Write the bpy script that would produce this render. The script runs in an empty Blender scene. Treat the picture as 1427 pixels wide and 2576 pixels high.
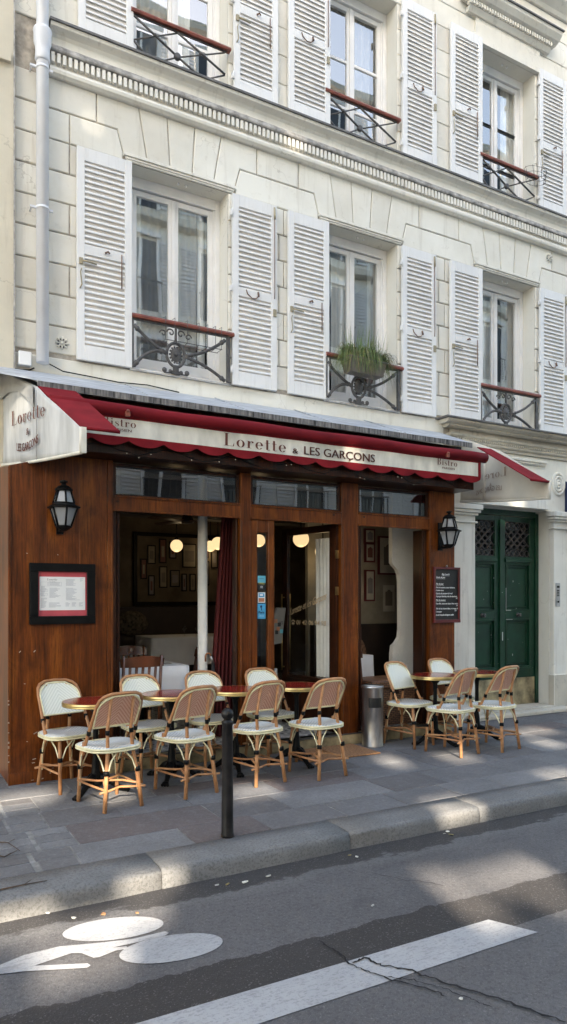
import bpy, bmesh, math, random
from mathutils import Vector, Matrix
R = math.radians
random.seed(7)
SC = bpy.context.scene
COL = SC.collection
# ------------------------------------------------------------------ camera, world, sun, exposure
cd = bpy.data.cameras.new('camera'); cam = bpy.data.objects.new('camera', cd); COL.objects.link(cam)
cam.location = (0, 0, 1.6); cam.rotation_euler = (R(90), 0, R(-29.4))
cd.sensor_fit = 'VERTICAL'; cd.sensor_height = 36; cd.lens = 36 * 1800 / 2576
cd.shift_y = 217 / 2576; cd.clip_start = 0.05; cd.clip_end = 500
SC.camera = cam
SUN = Vector((-0.25, -0.87, 0.42)).normalized()          # towards the sun
W = bpy.data.worlds.new('World'); SC.world = W; W.use_nodes = True
nt = W.node_tree; sky = nt.nodes.new('ShaderNodeTexSky'); sky.sky_type = 'NISHITA'; sky.sun_disc = False
sky.sun_elevation = math.asin(SUN.z); sky.sun_rotation = math.atan2(SUN.x, SUN.y)
sky.air_density = 1.0; sky.dust_density = 2.5; sky.ozone_density = 1.0
bgn = nt.nodes['Background']; bgn.inputs[1].default_value = 0.15
nt.links.new(sky.outputs[0], bgn.inputs[0])
sl = bpy.data.lights.new('sun', 'SUN'); sl.energy = 3.5; sl.angle = R(0.9); sl.color = (1, .94, .86)
so = bpy.data.objects.new('sun', sl); COL.objects.link(so)
so.rotation_euler = SUN.to_track_quat('Z', 'Y').to_euler()
SC.view_settings.view_transform = 'Standard'; SC.view_settings.look = 'None'
SC.view_settings.exposure = 2.75
SC.view_settings.use_white_balance = True; SC.view_settings.white_balance_temperature = 7400; SC.view_settings.white_balance_tint = 8; SC.view_settings.gamma = 1
SC.render.engine = 'CYCLES'
SC.cycles.max_bounces = 8; SC.cycles.diffuse_bounces = 4; SC.cycles.transparent_max_bounces = 12

# ------------------------------------------------------------------ materials
def lin(c):
    return tuple((v/12.92 if v <= .04045 else ((v+.055)/1.055)**2.4) for v in c)
class NT:
    def __init__(s, name):
        s.m = bpy.data.materials.new(name); s.m.use_nodes = True; s.t = s.m.node_tree
        s.b = s.t.nodes['Principled BSDF']; s.out = s.t.nodes['Material Output']
    def n(s, typ, **kw):
        nd = s.t.nodes.new(typ)
        for k, v in kw.items(): setattr(nd, k, v)
        return nd
    def l(s, a, b): s.t.links.new(a, b)
    def coord(s, scale=(1, 1, 1), kind='Object'):
        tc = s.n('ShaderNodeTexCoord'); mp = s.n('ShaderNodeMapping'); mp.inputs['Scale'].default_value = scale
        s.l(tc.outputs[kind], mp.inputs[0]); return mp.outputs[0]
    def noise(s, vec, scale, detail=5, rough=.55, dist=0):
        nd = s.n('ShaderNodeTexNoise'); nd.inputs['Scale'].default_value = scale
        nd.inputs['Detail'].default_value = detail; nd.inputs['Roughness'].default_value = rough
        nd.inputs['Distortion'].default_value = dist
        if vec is not None: s.l(vec, nd.inputs['Vector'])
        return nd.outputs['Fac']
    def ramp(s, fac, stops):
        r = s.n('ShaderNodeValToRGB'); e = r.color_ramp.elements
        while len(e) < len(stops): e.new(.5)
        for i, (p, c) in enumerate(stops):
            e[i].position = p; e[i].color = (c[0], c[1], c[2], 1) if not isinstance(c, (int, float)) else (c, c, c, 1)
        s.l(fac, r.inputs[0]); return r.outputs[0]
    def mix(s, fac, a, b, mode='MIX'):
        m = s.n('ShaderNodeMixRGB', blend_type=mode)
        for i, v in ((0, fac), (1, a), (2, b)):
            if isinstance(v, (int, float)): m.inputs[i].default_value = v
            elif isinstance(v, tuple): m.inputs[i].default_value = (*v, 1)
            else: s.l(v, m.inputs[i])
        return m.outputs[0]
    def math(s, op, a, b=0.0, c=None):
        m = s.n('ShaderNodeMath', operation=op)
        for i, v in enumerate((a, b) if c is None else (a, b, c)):
            if isinstance(v, (int, float)): m.inputs[i].default_value = v
            else: s.l(v, m.inputs[i])
        return m.outputs[0]
    def bump(s, h, strength=.3, dist=.01):
        b = s.n('ShaderNodeBump'); b.inputs['Strength'].default_value = strength; b.inputs['Distance'].default_value = dist
        s.l(h, b.inputs['Height']); s.l(b.outputs[0], s.b.inputs['Normal'])
    def base(s, c):
        if isinstance(c, tuple): s.b.inputs['Base Color'].default_value = (*c, 1)
        else: s.l(c, s.b.inputs['Base Color'])
    def p(s, **kw):
        for k, v in kw.items(): s.b.inputs[k.replace('_', ' ')].default_value = v
        return s
def plain(name, c, rough=.5, metal=0, var=.12, vs=6, coat=0, bump=0, stretch=(1, 1, 1), spec=.5):
    m = NT(name); v = m.coord(stretch); f = m.noise(v, vs)
    lo = tuple(x*(1-var*1.6) for x in c); hi = tuple(min(1, x*(1+var)) for x in c)
    m.base(m.ramp(f, [(.3, lo), (.7, hi)])); m.p(Roughness=rough, Metallic=metal)
    m.b.inputs['Coat Weight'].default_value = coat; m.b.inputs['Specular IOR Level'].default_value = spec
    if bump: m.bump(m.noise(v, vs*4), bump, .004)
    return m.m
M = {}
def stone_mat(name, c1, c2, dirt, rnd=True, amt=.5):
    m = NT(name); v = m.coord()
    f = m.noise(v, 1.3, 6, .6); g = m.noise(v, 9, 6, .7); fine = m.noise(v, 70, 3)
    col = m.ramp(f, [(.32, c2), (.62, c1)])
    streak = m.noise(m.coord((7, 7, .55)), 1.5, 6, .65)
    d = m.ramp(streak, [(.55, 0), (.78, 1)])
    col = m.mix(m.math('MULTIPLY', d, amt), col, dirt)
    spots = m.ramp(g, [(.60, 0), (.74, 1)])
    col = m.mix(m.math('MULTIPLY', spots, amt*.7), col, dirt)
    if rnd:
        at = m.n('ShaderNodeAttribute', attribute_name='tone')
        col = m.mix(m.math('MULTIPLY', m.math('POWER', at.outputs['Fac'], 2.2), .30), col, dirt)
    # hairline cracks
    vo = m.n('ShaderNodeTexVoronoi', feature='DISTANCE_TO_EDGE'); vo.inputs['Scale'].default_value = 1.1
    wv = m.n('ShaderNodeVectorMath', operation='ADD'); nn = m.n('ShaderNodeTexNoise'); nn.inputs['Scale'].default_value = 3
    nn.inputs['Detail'].default_value = 8
    m.l(v, nn.inputs['Vector']); m.l(v, wv.inputs[0]); m.l(nn.outputs['Color'], wv.inputs[1]); m.l(wv.outputs[0], vo.inputs['Vector'])
    cr = m.math('LESS_THAN', vo.outputs['Distance'], .006)
    cr = m.math('MULTIPLY', cr, m.ramp(m.noise(v, .9, 2), [(.55, 0), (.62, .28)]))
    col = m.mix(cr, col, tuple(x*.45 for x in dirt))
    m.base(col); m.p(Roughness=.85)
    m.bump(m.math('ADD', m.math('MULTIPLY', g, .7), m.math('MULTIPLY', fine, .3)), .25, .006)
    return m.m
M['stone'] = stone_mat('painted_stone', (.80, .78, .71), (.68, .655, .58), (.42, .37, .30), amt=.5)
M['trim'] = stone_mat('stone_trim', (.78, .755, .685), (.66, .635, .565), (.36, .32, .27), rnd=False, amt=.6)
M['reveal'] = stone_mat('reveal_plaster', (.74, .72, .65), (.68, .655, .58), (.42, .38, .32), rnd=False, amt=.25)
M['mortar'] = plain('joint_mortar', (.43, .385, .325), .9, var=.35, vs=9)
M['old'] = stone_mat('weathered_stone', (.60, .55, .46), (.42, .385, .32), (.20, .175, .14), rnd=False, amt=.75)
M['neighbour'] = stone_mat('neighbour_render', (.66, .60, .48), (.55, .50, .40), (.30, .25, .19), rnd=False, amt=.5)
M['capdark'] = plain('lead_capping', (.13, .125, .12), .6, var=.3, vs=5)
M['lintelstain'] = plain('stained_moulding', (.43, .41, .39), .8, var=.35, vs=12)
def shutm():
    m = NT('shutter_paint'); v = m.coord((1, 1, 1)); f = m.noise(v, 1.7, 5, .6); g = m.noise(m.coord((16, 16, 1.2)), 2, 6, .7); h = m.noise(v, 34, 5, .75)
    col = m.ramp(f, [(.3, (.69, .685, .675)), (.7, (.78, .775, .765))])
    col = m.mix(m.math('MULTIPLY', m.ramp(g, [(.5, 0), (.75, 1)]), .35), col, (.50, .47, .43))
    col = m.mix(m.math('MULTIPLY', m.ramp(h, [(.66, 0), (.72, 1)]), .5), col, (.42, .38, .33))
    m.base(col); m.p(Roughness=.5); m.bump(h, .15, .003); return m.m
M['shutter'] = shutm()
M['frame'] = plain('window_paint', (.80, .79, .775), .4, var=.05, vs=4)
M['iron'] = plain('dark_iron', (.075, .07, .068), .5, var=.3, vs=20, bump=.2)
M['black'] = plain('black_metal', (.005, .005, .005), .45, var=.3, vs=12, spec=.14)
M['blackpaint'] = plain('bollard_paint', (.014, .012, .012), .42, var=.6, vs=9, bump=.3, spec=.3)
M['rail'] = plain('handrail_paint', (.22, .055, .035), .4, var=.25, vs=12)
M['zinc'] = plain('zinc', (.50, .52, .55), .5, metal=.3, var=.25, vs=4, stretch=(1, 4, 4))
M['zincdirt'] = plain('zinc_lip', (.19, .18, .175), .6, metal=.3, var=.6, vs=4, stretch=(12, 1, 1))
M['pipe'] = plain('pipe_paint', (.72, .73, .76), .4, var=.06, vs=3)
M['red'] = plain('red_canvas', (.215, .014, .020), .8, var=.16, vs=5, bump=.18, spec=.12)
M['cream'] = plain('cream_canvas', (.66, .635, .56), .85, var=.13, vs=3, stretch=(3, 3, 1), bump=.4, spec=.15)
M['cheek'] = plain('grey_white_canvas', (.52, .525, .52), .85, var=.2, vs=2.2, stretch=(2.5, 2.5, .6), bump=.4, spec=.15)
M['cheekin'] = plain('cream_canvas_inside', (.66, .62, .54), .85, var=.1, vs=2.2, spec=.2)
M['letter'] = plain('brown_lettering', (.12, .028, .015), .7, var=.1)
M['faded'] = plain('faded_lettering', (.36, .27, .21), .8, var=.1)
M['blackboard'] = plain('blackboard', (.010, .009, .008), .55, var=.3)
M['boardframe'] = plain('oxblood_wood', (.11, .012, .012), .4, var=.25, stretch=(1, 1, .3))
M['chalk'] = plain('chalk', (.8, .8, .8), .9)
M['paper'] = plain('menu_paper', (.78, .79, .78), .6, var=.03)
M['menured'] = plain('menu_mount', (.50, .07, .09), .6)
M['ink'] = plain('grey_ink', (.33, .36, .42), .7, var=.1)
M['inkdark'] = plain('dark_ink', (.10, .09, .09), .7)
M['brass'] = plain('brass', (.55, .40, .17), .3, metal=.9, var=.2, vs=8)
M['brassworn'] = plain('worn_brass_plate', (.42, .34, .20), .5, metal=.35, var=.45, vs=5)
M['gold'] = plain('gold_leaf', (.62, .46, .28), .45, var=.1)
M['steel'] = plain('brushed_steel', (.42, .41, .41), .32, metal=.95, var=.28, vs=9, stretch=(1, 1, .35))
M['tabletop'] = plain('oxblood_laminate', (.24, .020, .014), .14, var=.06, spec=.22)
M['rattan'] = plain('rattan_cane', (.56, .285, .13), .38, var=.3, vs=14, coat=.25)
_n = NT('rattan_cane'); _v = _n.coord(); _oi = _n.n('ShaderNodeObjectInfo'); _f = _n.noise(_v, 14)
_c = _n.ramp(_f, [(.3, (.36, .165, .07)), (.55, (.50, .255, .12)), (.72, (.60, .33, .16))])
_c = _n.mix(_n.math('MULTIPLY', _oi.outputs['Random'], .45), _c, (.27, .10, .04)); _n.base(_c); _n.p(Roughness=.4); _n.b.inputs['Specular IOR Level'].default_value = .35; M['rattan'] = _n.m
M['rattandark'] = plain('rattan_shade_side', (.30, .115, .05), .4, var=.3, vs=14, coat=.2)  # darker cane colour, used on the umbrella handle
M['pale'] = plain('cream_binding', (.76, .70, .46), .45, var=.08, vs=20)
M['mat'] = plain('coir_mat', (.34, .17, .08), .95, var=.3, vs=50, bump=.6)
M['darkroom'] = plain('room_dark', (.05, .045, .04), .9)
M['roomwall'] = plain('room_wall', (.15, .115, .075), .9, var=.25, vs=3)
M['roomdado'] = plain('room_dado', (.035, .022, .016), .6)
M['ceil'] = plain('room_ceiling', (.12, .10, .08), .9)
M['rough'] = NT('textured_plaster'); _m = M['rough']; _v = _m.coord(); _m.base((.80, .78, .72)); _m.p(Roughness=.9)
_m.bump(_m.noise(_v, 22, 6, .6), .9, .03); M['rough'] = _m.m
M['cloth'] = plain('white_tablecloth', (.82, .83, .86), .8, var=.03)
M['curtainred'] = plain('red_curtain', (.085, .008, .008), .9, var=.15, vs=3)
M['curtain'] = plain('white_curtain', (.78, .77, .73), .9, var=.06)
M['curtaingrey'] = plain('grey_curtain', (.22, .215, .20), .9, var=.08)
M['chairwood'] = plain('chair_wood', (.115, .035, .014), .3, var=.3, coat=.4, stretch=(1, 1, .3))
M['planter'] = plain('taupe_plastic', (.16, .13, .115), .5, var=.1)
M['soil'] = plain('soil', (.05, .035, .025), .95)
M['leaf'] = plain('grass_leaf', (.13, .19, .05), .6, var=.5, vs=15)
M['leafdry'] = plain('dry_leaf', (.28, .22, .10), .7, var=.4, vs=15)
M['green'] = plain('green_door_paint', (.006, .042, .021), .34, var=.25, vs=5, spec=.35)
M['chip'] = plain('chipped_white', (.6, .6, .58), .8)
M['darkgrille'] = plain('grille_iron', (.06, .045, .04), .5, var=.3)
M['doorglass'] = plain('dusty_door_glass', (.012, .012, .012), .12)
M['rope'] = plain('wicker', (.25, .12, .06), .6, var=.4, vs=25)
M['navy'] = plain('navy_canvas', (.015, .025, .07), .8)
M['kbump'] = plain('litter_white', (.42, .41, .38), .8)
M['twig'] = plain('twig_bark', (.07, .045, .03), .9)
M['roadpaint'] = None
def emit(name, c, s):
    m = NT(name); m.base(tuple(x*.3 for x in c)); m.b.inputs['Emission Color'].default_value = (*c, 1); m.b.inputs['Emission Strength'].default_value = s
    return m.m
M['globe'] = emit('lit_globe', (1.0, .72, .42), .17)
M['bulb'] = emit('tiny_bulb', (1, .95, .85), .05)

def glass(name, ior=1.6, tint=(.9, .92, .93), rough=.0, wob=.02):
    m = NT(name); t = m.t
    tr = m.n('ShaderNodeBsdfTransparent'); tr.inputs[0].default_value = (*tint, 1)
    gl = m.n('ShaderNodeBsdfGlossy'); gl.inputs['Roughness'].default_value = rough
    fr = m.n('ShaderNodeFresnel'); fr.inputs[0].default_value = ior
    mx = m.n('ShaderNodeMixShader'); geo = m.n('ShaderNodeNewGeometry'); m.l(m.math('MULTIPLY', fr.outputs[0], m.math('SUBTRACT', 1.0, geo.outputs['Backfacing'])), mx.inputs[0]); m.l(tr.outputs[0], mx.inputs[1]); m.l(gl.outputs[0], mx.inputs[2])
    if wob:
        b = m.n('ShaderNodeBump'); b.inputs['Strength'].default_value = wob; b.inputs['Distance'].default_value = .1
        m.l(m.noise(m.coord((1, 1, .7)), 1.6, 1), b.inputs['Height']); m.l(b.outputs[0], gl.inputs['Normal'])
    m.l(mx.outputs[0], m.out.inputs[0]); return m.m
M['glass'] = glass('old_window_glass', 3.3, (.97, .98, .98), wob=.02)
M['shopglass'] = glass('shop_glass', 1.4, (.96, .96, .95), wob=.0)
M['transom'] = glass('transom_glass', 2.3, (.5, .5, .5), wob=.03)
M['lampglass'] = NT('frosted_lamp_glass'); _m = M['lampglass']; _m.base((.50, .51, .52)); _m.p(Roughness=.2); _m.b.inputs['Transmission Weight'].default_value = .5; M['lampglass'] = _m.m
M['wineglass'] = glass('wine_glass', 1.9, (.95, .95, .95), wob=0)

def wood(name, dark, mid, light, scale=1.0, rough=.33):
    m = NT(name)
    v = m.coord((3.0*scale, 3.0*scale, .28*scale))
    f = m.noise(v, 2.2, 7, .62, .6); g = m.noise(m.coord((34, 34, 1.6)), 2, 7, .75)
    blot = m.noise(m.coord((1.5, 1.5, 1.1)), 2.0, 5, .65, .8)
    col = m.ramp(f, [(.25, dark), (.47, mid), (.72, light)])
    col = m.mix(m.math('MULTIPLY', m.ramp(g, [(.38, 1), (.56, 0)]), .65), col, dark)
    col = m.mix(m.math('MULTIPLY', m.ramp(blot, [(.36, 1), (.56, 0)]), .45), col, tuple(x*.45 for x in dark))
    m.base(col); m.p(Roughness=rough); m.b.inputs['Specular IOR Level'].default_value = .22
    m.bump(g, .12, .003); return m.m
M['wood'] = wood('varnished_wood', (.032, .008, .002), (.165, .041, .007), (.29, .085, .013))
M['wooddark'] = wood('dark_wood', (.010, .004, .002), (.045, .014, .006), (.08, .026, .010))

def asphalt():
    m = NT('asphalt'); v = m.coord()
    sep = m.n('ShaderNodeSeparateXYZ'); m.l(v, sep.inputs[0]); Y = sep.outputs[1]; X = sep.outputs[0]
    big = m.noise(v, .8, 5); fine = m.noise(v, 260, 2); med = m.noise(v, 30, 5)
    col = m.ramp(big, [(.3, (.10, .094, .098)), (.7, (.145, .138, .142))])
    n1 = m.noise(v, 4, 6, .7)
    edge = m.math('ADD', m.math('MULTIPLY', X, -.036), 0.0)
    yy = m.math('ADD', Y, m.math('ADD', m.math('MULTIPLY', m.math('SUBTRACT', n1, .5), .16), m.math('MULTIPLY', X, .022)))
    tar = m.math('MULTIPLY', m.math('LESS_THAN', yy, 3.13), m.math('GREATER_THAN', m.math('ADD', Y, m.math('MULTIPLY', m.math('SUBTRACT', n1, .5), .05)), 2.68))
    col = m.mix(m.math('MULTIPLY', tar, .9), col, (.026, .020, .018))
    gy = m.math('ADD', Y, m.math('MULTIPLY', m.math('SUBTRACT', m.noise(m.coord((.6, 1, 1)), 3.2, 5, .7), .5), .42))
    gut = m.ramp(m.math('SUBTRACT', gy, 3.84), [(0, 0), (.012, 1)])
    col = m.mix(m.math('MULTIPLY', gut, .85), col, (.028, .023, .021))
    pal = m.ramp(m.math('ABSOLUTE', m.math('SUBTRACT', gy, 3.80)), [(0, .55), (.07, 0)])
    col = m.mix(pal, col, (.17, .165, .165))
    sp = m.ramp(m.noise(v, 95, 2, .6), [(.60, 0), (.70, 1)])
    col = m.mix(m.math('MULTIPLY', sp, .42), col, (.30, .29, .28))
    gr_ = m.ramp(m.noise(v, 48, 4, .8), [(.38, 1), (.52, 0)])
    col = m.mix(m.math('MULTIPLY', gr_, .45), col, (.035, .032, .033))
    oil = m.ramp(m.noise(m.coord((.5, 1.3, 1)), 2.6, 6, .7), [(.56, 0), (.72, .55)])
    col = m.mix(oil, col, (.045, .04, .042))
    col = m.mix(m.math('MULTIPLY', m.ramp(fine, [(.35, 1), (.6, 0)]), .35), col, (.03, .03, .03))
    m.base(col); m.p(Roughness=.8); m.bump(m.math('ADD', m.math('MULTIPLY', fine, .5), m.math('ADD', med, m.noise(v, 90, 3, .7))), .8, .010); return m.m
M['asphalt'] = asphalt()
def paving():
    m = NT('paving_granite'); v = m.coord()
    at = m.n('ShaderNodeAttribute', attribute_name='tone')
    f = m.noise(v, 2.3, 6, .6); g = m.noise(v, 14, 6, .7); fine = m.noise(v, 170, 2)
    col = m.ramp(at.outputs['Fac'], [(0, (.13, .12, .12)), (.5, (.185, .182, .188)), (.85, (.23, .228, .233)), (1, (.15, .118, .113))])
    col = m.mix(m.ramp(f, [(.35, .45), (.65, 0)]), col, (.085, .08, .08))
    col = m.mix(m.math('MULTIPLY', m.ramp(g, [(.5, 0), (.75, 1)]), .4), col, (.27, .27, .275))
    col = m.mix(m.math('MULTIPLY', m.ramp(fine, [(.4, 1), (.6, 0)]), .25), col, (.05, .05, .05))
    mot = m.noise(v, 34, 5, .8)
    col = m.mix(m.math('MULTIPLY', m.ramp(mot, [(.36, 1), (.5, 0)]), .4), col, (.07, .065, .065))
    col = m.mix(m.math('MULTIPLY', m.ramp(mot, [(.56, 0), (.68, 1)]), .35), col, (.34, .33, .33))
    m.base(col); m.p(Roughness=.75); m.bump(m.math('ADD', m.math('MULTIPLY', g, 1.0), m.math('MULTIPLY', mot, 1.0)), .7, .010); return m.m
M['paving'] = paving()
def kerbm():
    m = NT('kerb_granite'); v = m.coord()
    f = m.noise(v, 3, 6, .6); g = m.noise(v, 120, 3, .7); h = m.noise(v, 22, 6, .7)
    sep = m.n('ShaderNodeSeparateXYZ'); m.l(v, sep.inputs[0])
    col = m.ramp(f, [(.3, (.14, .137, .136)), (.7, (.205, .202, .20))])
    col = m.mix(m.math('MULTIPLY', m.ramp(m.noise(v, 62, 4, .8), [(.40, 1), (.52, 0)]), .6), col, (.07, .065, .06))
    low = m.ramp(m.math('ADD', m.math('MULTIPLY', sep.outputs[2], 8), m.math('MULTIPLY', h, .5)), [(-.0, 0), (.02, 0)])
    stain = m.ramp(m.math('ADD', m.math('MULTIPLY', sep.outputs[2], -9), h), [(1.05, 0), (1.5, .6)])
    col = m.mix(stain, col, (.10, .08, .06))
    m.base(col); m.p(Roughness=.75); m.bump(m.math('ADD', h, g), .6, .008); return m.m
M['kerb'] = kerbm()
def paintm(name, c=(.40, .40, .41), wear=.45):
    m = NT(name); v = m.coord(); f = m.noise(v, 3, 6, .7); g = m.noise(v, 75, 5, .8); s_ = m.noise(m.coord((14, 60, 1)), 1.5, 4)
    col = m.ramp(f, [(.3, tuple(x*.8 for x in c)), (.7, c)])
    col = m.mix(m.ramp(m.math('ADD', m.math('MULTIPLY', g, .6), m.math('MULTIPLY', s_, .4)), [(.50, 0), (.58, wear)]), col, (.15, .145, .15))
    col = m.mix(m.ramp(m.noise(m.coord((2, 5, 1)), 1.6, 6, .75), [(.56, 0), (.66, .5)]), col, (.20, .19, .195))
    m.base(col); m.p(Roughness=.7); m.bump(g, .5, .006); return m.m
M['roadpaint'] = paintm('road_paint')
def weave(name, base, line, dash, freq=26, fwd=True):
    # woven chevron: stripes run as |x| + z, dashes across them, all from the chair's own coordinates
    m = NT(name); tc = m.n('ShaderNodeTexCoord'); sep = m.n('ShaderNodeSeparateXYZ'); m.l(tc.outputs['UV'], sep.inputs[0])
    ax = m.math('ABSOLUTE', sep.outputs[0]); z = sep.outputs[1]
    a = m.math('MULTIPLY', m.math('ADD', ax, z), freq); b = m.math('MULTIPLY', m.math('SUBTRACT', ax, z), freq*2.6)
    fa = m.math('FRACT', a); row = m.math('FLOOR', a)
    st = m.math('LESS_THAN', fa, .38)
    fb = m.math('FRACT', m.math('ADD', b, m.math('MULTIPLY', row, .5)))
    ds = m.math('LESS_THAN', fb, .55)
    col = m.mix(m.math('MULTIPLY', st, ds), base, line)
    col = m.mix(m.math('MULTIPLY', m.math('GREATER_THAN', fa, .86), .6), col, dash)
    m.base(col); m.p(Roughness=.45); m.bump(m.math('PINGPONG', fa, .5), .5, .004); return m.m
M['weave'] = weave('cream_chevron_weave', (.74, .74, .64), (.54, .54, .46), (.64, .64, .55), 34)
M['weaveseat'] = weave('seat_chevron_weave', (.72, .71, .66), (.40, .41, .43), (.55, .56, .57), 28)
M['weaveback'] = weave('red_brown_weave', (.72, .45, .34), (.44, .14, .10), (.60, .30, .21), 36)
def wickerm():
    m = NT('woven_wicker'); v = m.coord((1, 1, 1)); w = m.n('ShaderNodeTexBrick'); w.inputs['Scale'].default_value = 14
    w.inputs['Color1'].default_value = (.30, .15, .075, 1); w.inputs['Color2'].default_value = (.18, .08, .04, 1); w.inputs['Mortar'].default_value = (.03, .015, .01, 1)
    w.inputs['Mortar Size'].default_value = .05; w.inputs['Brick Width'].default_value = .8; w.inputs['Row Height'].default_value = .3
    mp = m.n('ShaderNodeMapping'); mp.inputs['Rotation'].default_value = (R(90), 0, 0); tc = m.n('ShaderNodeTexCoord'); m.l(tc.outputs['Object'], mp.inputs[0]); m.l(mp.outputs[0], w.inputs['Vector'])
    m.base(w.outputs['Color']); m.p(Roughness=.5); m.bump(w.outputs['Fac'], -.8, .01); return m.m
M['wicker'] = wickerm()
def tilem():
    m = NT('cement_tiles'); v = m.coord((4.5, 4.5, 1)); sep = m.n('ShaderNodeSeparateXYZ'); m.l(v, sep.inputs[0])
    fx = m.math('SUBTRACT', m.math('FRACT', sep.outputs[0]), .5); fy = m.math('SUBTRACT', m.math('FRACT', sep.outputs[1]), .5)
    r = m.math('SQRT', m.math('ADD', m.math('MULTIPLY', fx, fx), m.math('MULTIPLY', fy, fy)))
    k = m.math('FRACT', m.math('ADD', m.math('MULTIPLY', r, 4.2), m.math('MULTIPLY', m.math('MULTIPLY', fx, fy), 5)))
    col = m.mix(m.math('LESS_THAN', k, .45), (.60, .58, .54), (.05, .04, .045))
    m.base(col); m.p(Roughness=.35); return m.m
M['tile'] = tilem()

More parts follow.
